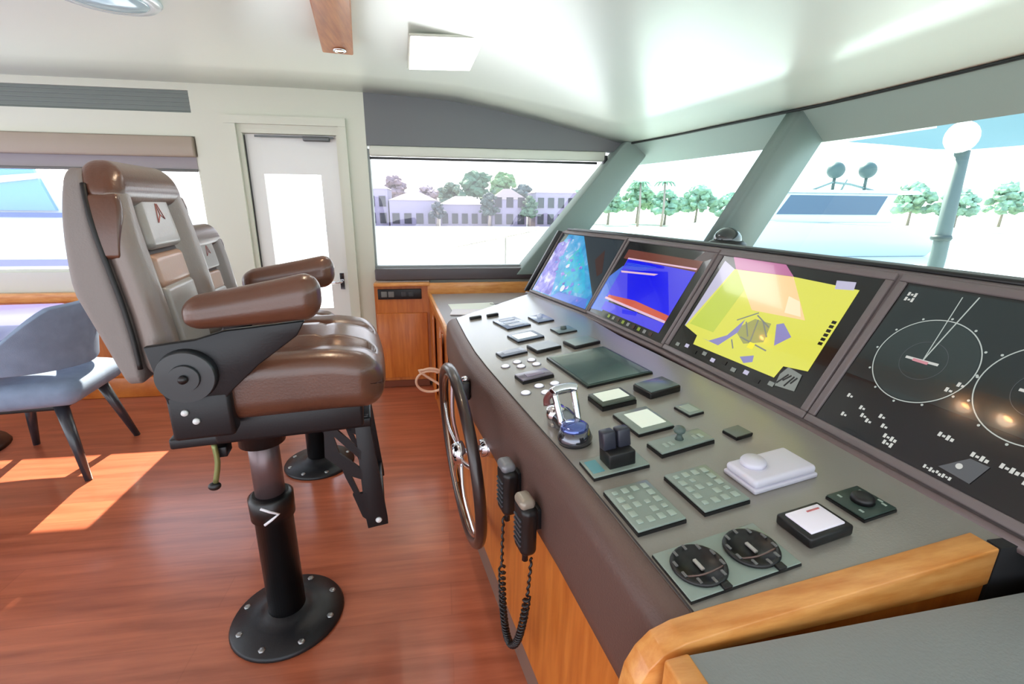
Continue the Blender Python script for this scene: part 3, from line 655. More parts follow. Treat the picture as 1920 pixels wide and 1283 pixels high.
# switch cluster of the far part
t = dev('switch_plate', 'dark raised switch plate amid white push buttons near the front edge', 'switch', .883, .128, 6)
plate(t, .066, .110, .010, mat('mauve_plate', (96, 88, 108), rough=.3, coat=.3)); MB().box((.034, 0, .004), (.003, .106, .008)).build('edge', BLACKP, t)
MB().box((0, 0, .0108), (.03, .06, .0018), bev=.0006).build('rocker', mat('rocker_mauve', (140, 132, 156), rough=.3), t)
for i, (u, v) in enumerate(((.741, .072), (.720, .122), (.724, .175), (.773, .176), (.767, .121), (.989, .063), (.958, .117), (1.013, .119), (.961, .168))):
    far = i < 5
    t = dev('push_button', ('%s white push button of the %s cluster round the dark switch plate' % (('front far', 'upper far', 'rear far', 'rear near', 'middle')[i], 'far') if far else '%s white push button between the dark switch plate and the throttle' % ('foremost', 'middle', 'nearest', 'rearmost')[i-5]), 'button', u, v, 0, 'white push buttons on the console')
    MB().lathe([(.014, 0), (.014, .004), (.011, .006), (.0001, .0065)], seg=20).build('button_cap', mat('button_white', (226, 228, 240), rough=.3, emit=(230, 232, 240), es=.3), t)
    MB().lathe([(.0165, 0), (.0165, .002), (.014, .0025)], seg=20).build('button_ring', mat('ring_grey', (130, 130, 140), rough=.3), t)
t = dev('switch_plate', 'slim flush plate between the white push buttons and the far pale display', 'switch', .620, .132, 8); plate(t, .056, .106, .006, mat('plate_blue_grey', (142, 152, 172), rough=.3, coat=.3)); MB().box((0, 0, .0065), (.03, .07, .0014)).build('inset', mat('inset_blue_grey', (160, 170, 190), rough=.3), t)
t = dev('control_box', 'flat grey box with black sides just beyond the large glass panel', 'control box', .619, .262, 8); MB().box((0, 0, .006), (.088, .106, .012), bev=.002).build('housing', BLACKP, t); MB().box((0, 0, .0125), (.080, .098, .002)).build('face', mat('face_pale_blue', (150, 160, 176), rough=.3, coat=.3), t)
t = dev('control_box', 'flat grey box with black sides at the foot of the sonar display', 'control box', .640, .410, 8); MB().box((0, 0, .006), (.088, .116, .012), bev=.002).build('housing', BLACKP, t); MB().box((0, 0, .0125), (.080, .106, .002)).build('face', mat('face_grey_green', (122, 136, 136), rough=.3, coat=.3), t)
t = dev('small_display', 'far pale display glowing white on the console', 'display', .449, .245, 8); plate(t, .105, .120, .006, mat('plate_blue_grey2', (134, 150, 172), rough=.3)); MB().box((0, -.004, .0065), (.062, .088, .0014)).build('lit_face', mat('far_lcd', (236, 244, 236), rough=.3, emit=(240, 248, 240), es=.45), t)
t = dev('switch_plate', 'wide flush blue-grey plate beyond the far pale display', 'switch', .215, .255, 8); plate(t, .17, .115, .005, mat('plate_blue', (140, 158, 190), rough=.25, coat=.3))
for k in range(3): MB().box((-.05+k*.05, 0, .0056), (.03, .07, .0015)).build('rocker', mat('inset_blue_grey', (160, 170, 190)), t)
t = dev('trackball', 'small blue-grey trackball unit with a shiny ball near the foot of the cyan chart display', 'trackball', .215, .400, 4); plate(t, .12, .080, .005, mat('plate_blue', (140, 158, 190))); MB().ball((-.01, .0, .010), .014).build('ball', mat('ball_pale', (220, 232, 250), rough=.1, coat=.5), t)
t = dev('rotary_control', 'small knob on a flush plate at the foot of the cyan chart display', 'control', .440, .420, 4); plate(t, .085, .085, .004, mat('plate_teal_grey', (116, 134, 140), rough=.3)); MB().lathe([(.014, .004), (.012, .016), (.0001, .017)], seg=18).build('knob', mat('joy_grey', (84, 100, 96)), t)
for u, v, l in ((.022, .129, 'black clip on the far console edge, nearer the helm seats'), (.022, .216, 'black clip on the far console edge, nearer the screens')):
    o = MB().box((0, 0, .006), (.022, .060, .014), bev=.004).build('edge_clip', BLACKP, None, SM @ T(u, v, 0) @ RZ(8)); tag(o, l, 'clip', 'black clips on the console edge')
# papers and bits on the far counter
Z7 = .721
o = MB().box((0, 0, .001), (.30, .21, .002)).build('paper_sheet', PAPER, None, T(.20, 2.98, Z7) @ RZ(6)); tag(o, 'white paper sheet lying on the far lower counter', 'paper')
o = MB().box((0, 0, .004), (.21, .15, .006), bev=.001).build('booklet', mat('booklet_cream', (226, 222, 230), rough=.5), None, T(.16, 2.80, Z7+.001) @ RZ(-8)); tag(o, 'pale booklet on the far lower counter in front of the paper sheet', 'booklet')
t = thing('eyeglasses', 'pair of eyeglasses lying beside the papers on the far counter', 'glasses', T(.40, 2.95, Z7) @ RZ(15))
g = MB()
for x in (-.034, .034): g.tube([(x+.026*math.cos(a), 0+.02*math.sin(a), .02) for a in [k*math.pi/8 for k in range(16)]], .0022, seg=6, closed=True)
g.tube([(-.008, 0, .022), (.008, 0, .022)], .002, seg=6); g.build('spectacle_frame', BLACKP, t)
for x in (-.062, .062): MB().tube([(x, 0, .022), (x*.95, .06, .012), (x*.9, .12, .003)], .002, seg=6, sub=3).build('temple_arm', BLACKP, t)
o = MB().rbox((0, 0, .012), (.10, .045, .024), .010, n=3, k=2).build('glasses_case', mat('pink_case', (206, 168, 186), rough=.4), None, T(.55, 2.99, Z7) @ RZ(5)); tag(o, 'small pinkish case on the far counter near the cyan chart display', 'case')
t = thing('computer_mouse', 'small black mouse on the far counter under the end of the screens', 'mouse', T(.56, 3.12, Z7)); MB().ball((0, 0, .012), (.05, .028, .018)).build('mouse_shell', BLACKP, t)
# compass behind the screens
t = thing('compass', 'dark domed magnetic compass on the dash top in front of the windscreen pillar', 'compass', T(1.19, 1.86, 1.195))
MB().lathe([(.075, -.01), (.078, .010), (.062, .022), (.05, .024)]).build('compass_base', BLACKP, t)
MB().ball((0, 0, .026), (.056, .056, .05)).build('compass_dome', mat('smoked_dome', (36, 44, 46), rough=.08, coat=.8), t)

for o_ in list(COL.objects):
    if o_.type == 'MESH' and o_.parent and any(c.name.split('.')[0] == 'face_plate' for c in o_.parent.children) and o_.name.split('.')[0] != 'face_plate' and o_.parent.name.split('.')[0] not in ('socket_strip',):
        o_.location.z += .004
# ------------------------------------------------------------------ steering wheel
def fx(y):                                              # console front x at a given y
    for (a, b), (c, d) in zip(front, front[1:]):
        if d <= y <= b: return a+(c-a)*(b-y)/(b-d)
    return front[-1][0]
wc = Vector((.045, 1.44, .543)); wq = Matrix.Translation(wc) @ RZ(8.6) @ RY(-4)
t = thing('steering_wheel', 'large chrome and dark wooden steering wheel standing off the console front', 'steering wheel', wq)
ring = lambda r, x: [(x, r*math.cos(a), r*math.sin(a)) for a in [k*math.pi/24 for k in range(48)]]
MB().tube(ring(.292, 0), .0175, seg=14, closed=True).build('wheel_rim', mat('dark_rim', (44, 30, 28), rough=.35, coat=.35), t)
MB().tube(ring(.268, -.002), .0085, seg=10, closed=True).build('inner_ring', mat('bronze_ring', (150, 130, 112), rough=.2, metal=.9), t)
for k in range(5):
    a = R(90+72*k); MB().tube([(0, .03*math.cos(a), .03*math.sin(a)), (-.012, .14*math.cos(a), .14*math.sin(a)), (0, .268*math.cos(a), .268*math.sin(a))], .007, sub=4).build('spoke', CHROME, t)
MB().lathe([(.0001, -.03), (.03, -.026), (.042, -.006), (.040, .012), (.02, .02)], RY(90)).build('hub', CHROME, t)
sh_ = MB(); sh_.cyl((0.01, 0, 0), (.115, 0, 0), .011, seg=16); sh_.lathe([(.03, .07), (.032, .09), (.045, .115)], RY(90)); sh_.build('wheel_shaft', CHROME, t)

# ------------------------------------------------------------------ radio handsets on the console front
def handset(y, z, label, tip, ribbed):
    x = fx(y)-.012; M = T(x-.026, y, z) @ RZ(8.6+4) @ Matrix.Scale(1.12, 4)
    t = thing('radio_handset', label, 'handset', M, 'radio handsets on the console front')
    MB().rbox((0, 0, 0), (.036, .056, .118), .014, f=lambda v: Vector((v.x, v.y*(1+.25*max(0, v.z)/.06), v.z))).build('handset_body', BLACKP, t)
    MB().rbox((-.003, 0, .064), (.034, .048, .024), .011, n=3, k=3).build('earpiece', mat(tip, (122, 124, 130) if tip == 'silver_tip' else (150, 140, 128), rough=.3, metal=.2), t)
    for k in range(6): MB().box((-.019, 0, .028-k*.012), (.003, .036, .004)).build('speaker_slot', mat('slot_grey', (70, 76, 84), rough=.4), t)
    MB().box((.024, 0, .02), (.02, .03, .05), bev=.003).build('wall_clip', BLACKM, t)
    MB().tube([(0, 0, -.055), (0, .0, -.085)], .007, seg=8).build('strain_relief', BLACKP, t)
    return t
handset(1.07, .635, 'black radio handset with a silver top hanging beside the steering wheel', 'silver_tip', 0)
handset(.935, .62, 'black ribbed radio handset hanging nearest the camera on the console front', 'beige_tip', 1)
cd = MB(); P = []
def bez(p, t): return [sum(c*q[k] for c, q in zip(((1-t)**3, 3*t*(1-t)**2, 3*t*t*(1-t), t**3), p)) for k in range(3)]
p4 = [(.155, 1.07, .55), (.135, 1.07, .07), (.19, .97, .05), (.205, .935, .53)]
N_ = 420
for i in range(N_+1):
    t_ = i/N_; c = bez(p4, t_); r_ = .0085 if .12 < t_ < .9 else .002; a = i*.85
    P.append((c[0]-.01+r_*math.cos(a), c[1]+r_*math.sin(a), c[2]))
cd.tube(P, .0035, seg=5); o = cd.build('coiled_cord', BLACKP); tag(o, 'black coiled cord looping down from the radio handsets', 'cord', None)

# hose coil hanging on the far side panel
h = MB()
for k in range(2):
    h.tube([(-.12+.0*k, 2.66+.15*math.cos(a)*.5, .33+.11*math.sin(a)-.01*k) for a in [j*math.pi/12 for j in range(24)]], .008, seg=8, closed=True) if 0 else None
cc = []
for j in range(0, 30):
    a = R(60+j*15); cc.append((-.075+.085*math.cos(a)*1.0, 2.60-.02*math.sin(a), .36+.075*math.sin(a)+.0006*j))
h.tube([(.0, 2.62, .64), (-.012, 2.61, .56), (-.014, 2.60, .45)]+cc+[(-.0, 2.58, .33), (.01, 2.57, .30)], .0075, seg=8, sub=3)
o = h.build('hose_coil', HOSE); tag(o, 'pinkish beige hose hanging in a loop on the wooden side panel', 'hose')
t = thing('handrail_bracket', 'small black bracket on the console front above the steering wheel', 'bracket', T(fx(1.62)-.02, 1.62, .70))
MB().box((0, 0, 0), (.03, .05, .07), bev=.006).build('bracket_body', BLACKP, t); MB().lathe([(.0001, .052), (.014, .048), (.016, .034)], I()).build('bracket_cap', CHROME, t)

# ================================================================== HELM SEATS (local: +x forward, z up)
def make_seat():
    t = thing('helm_chair', 'brown and grey leather pedestal helm chair in front, nearest the camera', 'chair', T(-.548, 1.379, 0) @ RZ(8.5), 'pedestal helm chairs')
    MB().lathe([(.175, 0), (.178, .006), (.172, .016), (.10, .028), (.07, .036), (.058, .05)], seg=48).build('base_flange', BLACKM, t)
    for k in range(8):
        a = R(22+45*k); MB().lathe([(.011, .012), (.011, .022), (.006, .024), (.0001, .024)], T(.148*math.cos(a), .148*math.sin(a), 0), seg=6).build('flange_bolt', mat('bolt_steel', (150, 152, 152), rough=.3, metal=.7), t)
    MB().lathe([(.057, .04), (.056, .40), (.064, .405), (.065, .475), (.052, .485)], seg=40).build('lower_column', mat('black_column', (14, 14, 16), rough=.35), t)
    lg = MB()
    for s in (1, -1): lg.box((0, 0, .014*s), (.044, .004, .011), RX(s*28))
    M = RZ(-78) @ T(0, -.0, .44)
    lo = MB(); lo.box((.0, -.0665, .452), (.05, .003, .010), RZ(0) @ T(0, 0, 0)); 
    lgm = MB()
    a0 = R(-82)
    def onc(th, z, r=.0665): return (r*math.cos(a0+th), r*math.sin(a0+th), z)
    lgm.tube([onc(-.42, .470), onc(-.05, .456), onc(.30, .440), onc(.0, .428), onc(-.34, .412)], .0045, seg=6)
    lgm.build('column_logo', mat('logo_white', (226, 226, 232), rough=.4), t)
    lo.bm.free(); lg.bm.free()
    MB().cyl((0, 0, .47), (0, 0, .70), .043, seg=36).build('upper_column', GREYM, t)
    MB().lathe([(.052, .655), (.064, .66), (.064, .70), (.075, .71), (.075, .735)], seg=32).build('column_collar', BLACKP, t)
    MB().box((-.075, -.10, .7), (.03, .05, .03), bev=.003).build('slide_bracket', BLACKM, t)
    lv = MB(); lv.tube([(-.085, -.135, .735), (-.082, -.14, .68), (-.095, -.142, .62)], .007, sub=3); lv.build('release_lever', mat('lever_brass', (126, 132, 84), rough=.35, metal=.5), t)
    MB().ball((-.098, -.143, .612), (.016, .012, .012)).build('lever_knob', BLACKP, t)
    sl = MB(); sl.box((.07, 0, .75), (.50, .30, .03), bev=.006); sl.box((.12, 0, .80), (.36, .40, .08), bev=.008); sl.build('seat_frame', BLACKM, t)
    # seat cushion
    def fs(v):
        x, y, z = v; u = (x+.20)/.40
        if z > 0:
            z += .016*(max(0, abs(y)-.10)/.15)**1.2 - .018*max(0, 1-abs(abs(y)-.105)/.02)*(1 if u < .95 else .2)
            z += .015*math.sin(max(0, min(1, u))*math.pi)*(abs(y) < .1)
            z -= .010*max(0, 1-abs(u-.62)/.05)*(abs(y) < .11)
        if u > .6: z -= .03*((u-.6)/.4)**2*(1 if z > 0 else .2)
        x -= .02*(abs(y)/.25)**3*max(0, min(1, (u-.4)/.4))
        return (x, y, z)
    MB().rbox((.165, 0, .905), (.41, .50, .155), .056, n=14, f=fs, k=6).build('seat_cushion', LEATHB, t)
    # backrest: front leather, rear shell, brown crown
    def fx_(z): return -.100 - .058*max(0, (z-.98)/.42)**1.2          # bolster face
    def rx_(z): return -.207 - .060*min(1, max(0, (z-.96)/.20)) + .012*max(0, (z-1.2)/.2)
    def wid(z): k = (z-.95)/.48; return 1 - .06*k - .25*max(0, (k-.60)/.40)**2.2
    def vol(name, m, z0, z1, w, r, f0, f1, bol=0, n=14):
        """volume between f0(z) (rear) and f1(z) (front)"""
        h = z1-z0
        def g(v):
            z = v.z+(z0+z1)/2; a, b = f0(z), f1(z); x = (a+b)/2 + v.x/.10*(b-a)
            if bol and v.x > 0: x -= bol*(1-1/(1+math.exp(-(abs(v.y)-.135)/.012)))
            return (x, v.y*wid(z), z)
        return MB().rbox((0, 0, 0), (.10, w, h), r, n=n, f=g, k=6).build(name, m, t)
    sm_x = lambda z: fx_(z)-.058 - .01*max(0, (1.1-z)/.15)
    vol('backrest', LEATHT, .955, 1.43, .47, .045, lambda z: sm_x(z)-.006, fx_, bol=.036, n=20)
    vol('back_shell', mat('shell_grey', (128, 122, 120), rough=.6, bump=.4, bscale=260), .945, 1.418, .474, .028, rx_, sm_x)
    vol('crown_panel', LEATHB, 1.338, 1.437, .478, .045, lambda z: sm_x(z)-.018, lambda z: fx_(z)+.002, bol=0)
    for s in (-1, 1):
        def gw(v, s=s):
            z = v.z+1.298; a, b = sm_x(z)-.004, fx_(z)-.004-.03*max(0, (1.33-z)/.11); return ((a+b)/2+v.x/.08*(b-a), s*.226*wid(z)+v.y, z)
        MB().rbox((0, 0, 0), (.08, .024, .135), .011, n=6, f=gw, k=4).build('wing_panel', LEATHB, t)
    def pad(z0, h, w, m, name, dx, thick=.04, r=.018):
        def g(v):
            z = v.z + z0; return (v.x + fx_(z) - .036 + dx, v.y*wid(z), z)
        return MB().rbox((0, 0, 0), (thick, w, h), r, n=8, f=g, k=3).build(name, m, t)
    hp = pad(1.312, .150, .205, LEATHG, 'headrest_pad', .006, .04, .018)
    lgo = MB()
    def LG(y, z): return (fx_(z)-.0092, y, z)
    lgo.tube([LG(-.022, 1.300), LG(-.004, 1.345), LG(.004, 1.318), LG(.026, 1.308)], .0012, seg=5); lgo.tube([LG(-.022, 1.300), LG(.004, 1.318)], .0012, seg=5); lgo.tube([LG(.004, 1.345), LG(.026, 1.308)], .001, seg=5)
    lgo.build('headrest_logo', mat('logo_red', (176, 104, 104), rough=.6), hp)
    pad(1.228, .026, .20, mat('gap_dark', (70, 52, 48), rough=.6), 'headrest_gap', -.008, .03, .01)
    pad(1.185, .085, .205, mat('tan_leather', (168, 132, 112), rough=.35, coat=.3, bump=.2), 'upper_back_panel', .0, .035, .014)
    pad(1.050, .20, .205, LEATHG, 'lumbar_pad', .004, .035, .014)
    for s in (-1, 1):
        pts = [(sm_x(z)-.002, s*(.2365*wid(z)), z) for z in (.985, 1.06, 1.14, 1.22, 1.29, 1.34, 1.385)]
        MB().tube(pts, .0055, seg=8, sub=4).build('back_piping', mat('piping_black', (12, 12, 14), rough=.5), t)
    # arms
    for s in (-1, 1):
        y = s*.275
        def fa(v):
            x, yy, z = v; u = (x+.14)/.28; z += .020*u + .010*(1-u)*max(0, -z)/.05; z *= (.80+.32*u); return (x, yy, z+.012*u)
        a = MB().rbox((0, 0, 0), (.285, .080, .100), .042, n=8, f=fa, k=5).build('armrest', LEATHB, t, T(.09, y, 1.112 if s < 0 else 1.098))
        MB().prism([(-.14, 1.045), (-.04, 1.055), (.02, 1.072), (.19, 1.085), (.17, 1.05), (.08, .985), (.02, .93), (-.02, .885), (-.11, .885), (-.125, .95)], -.009, .009, T(0, y-s*.01, 0) @ Matrix(((1, 0, 0, 0), (0, 0, -1, 0), (0, 1, 0, 0), (0, 0, 0, 1))), bev=.003).build('arm_bracket', BLACKM, t)
        hbm = MB(); hbm.cyl((-.065, y-s*.0, .975), (-.065, y+s*.022, .975), .062, .058, seg=36); hbm.cyl((-.065, y+s*.02, .975), (-.065, y+s*.030, .975), .032, .03, seg=24); hbm.build('recline_hub', mat('hub_plastic', (40, 46, 50), rough=.35, coat=.2), t)
        MB().lathe([(.010, 0), (.009, .008), (.0001, .009)], T(-.065, y+s*.030, .975) @ RX(-90*s), seg=16).build('hub_screw', BLACKP, t)
        cbx = MB(); cbx.box((-.055, s*.245, .87), (.13, .06, .115), bev=.010); cbx.build('control_box', BLACKM, t)
        for (bx, bz) in ((-.085, .885), (-.065, .862)): MB().lathe([(.008, 0), (.007, .006), (.0001, .007)], T(bx, s*.275, bz) @ RX(-90*s), seg=12).build('adjust_button', mat('button_pale', (216, 220, 222), rough=.3), t)
    MB().box((-.06, 0, .90), (.10, .46, .10), bev=.01).build('recline_bar', BLACKM, t)
    # footrest
    XZs = Matrix(((1, 0, 0, 0), (0, 0, -1, 0), (0, 1, 0, 0), (0, 0, 0, 1)))
    for s in (-1, 1):
        f = MB(); M = T(0, s*.14, 0) @ XZs
        f.prism([(.272, .77), (.312, .77), (.345, .42), (.345, .40), (.285, .395), (.280, .44)], -.005, .005, M, bev=.0015)
        f.prism([(.19, .77), (.275, .77), (.275, .735), (.20, .735)], -.005, .005, M); f.prism([(.19, .735), (.21, .735), (.225, .66), (.282, .60), (.282, .565), (.255, .58), (.185, .655)], -.005, .005, M)
        f.prism([(.20, .735), (.225, .735), (.285, .66), (.282, .63)], -.005, .005, M); f.prism([(.225, .62), (.246, .60), (.285, .47), (.282, .43), (.262, .50), (.235, .58)], -.005, .005, M)
        f.prism([(.25, .52), (.29, .52), (.29, .42), (.272, .44)], -.005, .005, M)
        f.build('footrest_bracket', BLACKM, t)
        MB().lathe([(.010, 0), (.008, .004), (.0001, .005)], T(.318, s*.145, .42) @ RX(-90*s), seg=14).build('bracket_bolt', mat('button_pale', (216, 220, 222)), t)
    MB().box((.33, 0, .43), (.02, .28, .06), bev=.004).build('foot_bar', BLACKM, t)
    return t
seat1 = make_seat()
seat2 = copy_tree(seat1)
seat2.matrix_world = T(-.68, 2.40, 0) @ RZ(4); seat2['label'] = 'second pedestal helm chair, farther off and lower, mostly hidden behind the near one'
for ch in seat2.children:
    if ch.name.split('.')[0] not in ('base_flange', 'flange_bolt', 'lower_column', 'column_logo'):
        ch.location.z -= .185
        if ch.name.split('.')[0] not in ('upper_column', 'column_collar'): ch.location.x -= .22

# ================================================================== SALOON CORNER
t = thing('dining_table', 'dining table with a bluish reflection painted into its glossy top at the left edge', 'table', T(-2.75, 2.75, 0))
it = t.matrix_world.inverted()
MB().prism([(-4.2, 3.2), (-2.38, 3.34), (-2.30, 3.28), (-2.02, 2.42), (-2.06, 2.30), (-2.2, 2.22), (-4.2, 2.0)], .70, .725, bev=.008).build('tabletop', mat('table_gloss', (92, 88, 158), rough=.3, coat=.15), t, it)  # bluish base colour stands in for a reflection on the tabletop
MB().prism([(-4.2, 3.18), (-2.40, 3.31), (-2.32, 3.25), (-2.05, 2.42), (-2.09, 2.32), (-2.2, 2.26), (-4.2, 2.04)], .68, .70).build('table_edge', WOOD, t, it)
MB().lathe([(.28, 0), (.27, .02), (.07, .05), (.06, .66), (.2, .68)], T(0, 0, 0)).build('pedestal', mat('pedestal_brown', (44, 28, 22), rough=.4), t)
ch = thing('dining_chair', 'blue-grey upholstered dining chair with dark splayed legs at the table', 'chair', T(-2.06, 2.60, 0) @ RZ(186))
def fseat(v):
    x, y, z = v; z -= .02*(x/.28)**2*max(0, z)/.065; k = 1-.10*max(0, -x/.25); return (x, y*k, z)
MB().rbox((.0, 0, .455), (.56, .54, .13), .06, n=8, f=fseat, k=5).build('seat', FABB, ch)
rows = []
for i in range(0, 25):
    a = R(180-100+i*166/24); c = math.cos(a); s = math.sin(a); e = abs(math.degrees(a)-180)/100; e = e if a < math.pi else e*1.4
    zb = .555 + .03*e; zt = .87 - (.16 if a > math.pi else .30)*max(0, e-.35)**1.3/.65
    rows.append([((.235+.045*k/8)*c*1.0+.0, (.265+.03*k/8)*s, zb+(zt-zb)*k/8) for k in range(9)])
bk_ = MB().grid(rows).build('backrest', FABB, ch); sm_ = bk_.modifiers.new('thickness', 'SOLIDIFY'); sm_.thickness = .04; sm_.offset = 0
sm_ = bk_.modifiers.new('round', 'BEVEL'); sm_.width = .012; sm_.segments = 3; sm_.limit_method = 'ANGLE'
MB().box((-.0, 0, .376), (.38, .38, .026), bev=.004).build('under_frame', BLACKP, ch)
for sx in (-1, 1):
    for sy in (-1, 1):
        MB().tube([(.17*sx, .17*sy, .39), (.25*sx, .25*sy, 0)], (.030, .016), seg=14).build('leg', mat('dark_leg', (42, 46, 54), rough=.35, coat=.3), ch)

# ================================================================== OUTSIDE
HAZE = dict()
water = MB().grid([[(-120, 4.4, -1.9), (-120, 160, -1.9)], [(160, 4.4, -1.9), (160, 160, -1.9)]], False).build('water', mat('pale_water', (196, 206, 212), rough=.35, bump=.4, bscale=3)); water['kind'] = 'structure'
MB().grid([[(-120, 62, -1.6), (-120, 160, -1.4)], [(160, 62, -1.6), (160, 160, -1.4)]], False).build('ground', mat('shore_ground', (176, 178, 160), rough=.9)); bpy.data.objects['ground']['kind'] = 'structure'
MB().box((10, 61, -1.75), (220, 1.2, 1.0)).build('sea_wall', mat('sea_wall_white', (226, 224, 226), rough=.8)); tag(bpy.data.objects['sea_wall'], 'long pale sea wall along the far waterline', 'wall')
HW = mat('house_wall', (138, 128, 150), rough=.8); HR = mat('house_roof', (58, 54, 78), rough=.8); HD = mat('house_window', (18, 18, 40), rough=.3); HR2 = mat('house_roof_pale', (98, 92, 114), rough=.8)
def house(x, y, w, d, h, rh, roof, label, nwin=5):
    h *= 1.15
    t = thing('house', label, 'house', T(x, y, -1.6), 'houses on the far shore')
    MB().box((0, 0, h/2), (w, d, h)).build('house_walls', HW, t)
    r = MB(); o = .1
    P = [(-w/2-o, -d/2-o, h), (w/2+o, -d/2-o, h), (w/2+o, d/2+o, h), (-w/2-o, d/2+o, h), (-w/2+d*.35, 0, h+rh), (w/2-d*.35, 0, h+rh)]
    for q in ((0, 1, 5, 4), (1, 2, 5), (2, 3, 4, 5), (3, 0, 4), (3, 2, 1, 0)): r.poly([P[k] for k in q])
    r.build('roof', roof, t)
    for f in range(2 if h > 3.5 else 1):
        for k in range(nwin):
            MB().box((-w/2+w*(k+.5)/nwin, -d/2-.04, 1.2+f*2.1), (w/nwin*.6, .08, 1.3)).build('window', HD, t)
    return t
house(-9.2, 68, 5.5, 6, 4.2, 1.2, HR2, 'two-storey pale house at the far left of the shore, next to the door post', 4)
house(-3.2, 67, 6, 6, 3.0, 1.0, HR, 'low house with a slate roof, second from the left on the shore', 4)
house(3.4, 68, 6.5, 6, 2.6, 1.1, HR2, 'low house with a pale roof before the tallest green trees', 5)
house(9.2, 66, 4.5, 5, 3.2, 1.4, HR, 'dark-roofed house at the middle of the far shore', 3)
house(15.5, 67, 5.5, 6, 4.0, .9, HR2, 'two-storey pale house at the right of the side window, by the slanted pillar', 4)
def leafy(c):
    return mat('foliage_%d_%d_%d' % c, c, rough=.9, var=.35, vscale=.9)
NT = [0]
def tree(x, y, h, w, c, label, front=False):
    NT[0] += 1; k_ = 1.0 + (.16 if NT[0] % 2 else .06); k_ = 1 if front else k_; x, y, h, w = x*k_, y*k_, h*k_*1.05, w*k_*.9
    t = thing('tree', label, 'tree', T(x, y, -1.5), 'trees on the far shore')
    MB().tube([(0, 0, 0), (.1, 0, h*.35), (0, 0, h*.6)], (.22, .12), seg=8).build('trunk', mat('trunk_brown', (150, 136, 130), rough=.9), t)
    m = MB(); rnd = random.Random(int(x*10)+7)
    for k in range(70):
        a = rnd.uniform(0, 6.28); q = rnd.uniform(0, 1); z = h*(.36+.56*q); rr = w*.46*math.sqrt(rnd.random())*math.sqrt(max(.05, 1-(q*1.0)**2.2)); s = w*rnd.uniform(.06, .14)
        b = bmesh.new(); bmesh.ops.create_icosphere(b, subdivisions=2, radius=1)
        for v in b.verts: v.co *= 1+.7*noise.noise(v.co*2.8+Vector((k, x, 0)))
        m._merge(b, T(rr*math.cos(a), rr*math.sin(a), z) @ Matrix.Diagonal((s, s, s*.8, 1)), False)
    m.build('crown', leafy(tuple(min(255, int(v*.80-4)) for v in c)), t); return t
tree(-6.2, 72, 6.2, 5, (150, 128, 140), 'pinkish bare-looking tree behind the left houses')
tree(-1.5, 73, 5.2, 4.5, (170, 150, 160), 'pale pinkish tree between the two left houses')
tree(1.8, 72, 5.4, 5, (120, 140, 120), 'greyish green tree left of the tallest trees')
tree(5.5, 71, 7.2, 6.5, (96, 132, 104), 'tallest green tree above the pale-roofed house')
tree(9.6, 72, 6.8, 6, (130, 168, 120), 'bright green tree beside the tallest one')
tree(12.6, 73, 5.6, 5, (90, 112, 112), 'dark blue-green tree left of the right-hand house')
tree(6.4, 62.6, 4.4, 3.0, (84, 98, 96), 'small dark tree in front of the gap beside the dark-roofed house', True)
tree(-.2, 62.6, 3.2, 2.4, (92, 98, 104), 'small dark bush-like tree between the two low houses', True)
tree(11.6, 62.6, 4.0, 2.8, (92, 116, 92), 'small dark tree left of the right-hand two-storey house', True)
tree(-11.5, 74, 5.4, 5, (140, 140, 132), 'dull green tree behind the leftmost house')
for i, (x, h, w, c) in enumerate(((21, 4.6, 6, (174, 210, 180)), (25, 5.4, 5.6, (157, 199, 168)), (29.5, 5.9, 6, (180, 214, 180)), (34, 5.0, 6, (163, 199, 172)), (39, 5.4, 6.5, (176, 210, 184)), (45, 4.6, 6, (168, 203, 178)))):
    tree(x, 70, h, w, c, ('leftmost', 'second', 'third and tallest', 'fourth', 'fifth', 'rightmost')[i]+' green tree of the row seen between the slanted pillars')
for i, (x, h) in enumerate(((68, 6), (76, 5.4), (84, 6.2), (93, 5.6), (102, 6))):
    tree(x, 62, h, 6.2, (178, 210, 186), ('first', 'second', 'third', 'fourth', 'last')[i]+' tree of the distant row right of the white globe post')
def palm(x, y, h, label):
    t = thing('palm_tree', label, 'palm tree', T(x, y, -1.5), 'palm trees on the far shore')
    MB().tube([(0, 0, 0), (.15, 0, h*.5), (0, 0, h)], (.2, .13), seg=8).build('trunk', mat('trunk_brown', (120, 100, 96)), t)
    m = MB()
    for k in range(14):
        a = k*2*math.pi/14; L = 1.6; rows = []
        for j in range(5):
            q = j/4; cx, cz = L*q, h+.55*math.sin(q*2.2)-.9*q*q; wv = .25*math.sin(math.pi*min(1, q+.12))
            rows.append([(cx*math.cos(a)-wv*math.sin(a), cx*math.sin(a)+wv*math.cos(a), cz-.1), (cx*math.cos(a), cx*math.sin(a), cz), (cx*math.cos(a)+wv*math.sin(a), cx*math.sin(a)-wv*math.cos(a), cz-.1)])
        m.grid(rows)
    m.build('fronds', leafy((90, 130, 104)), t)
palm(28.0, 66, 6.0, 'left palm tree standing above the shoreline trees'); palm(31.6, 66, 6.1, 'right palm tree standing above the shoreline trees')

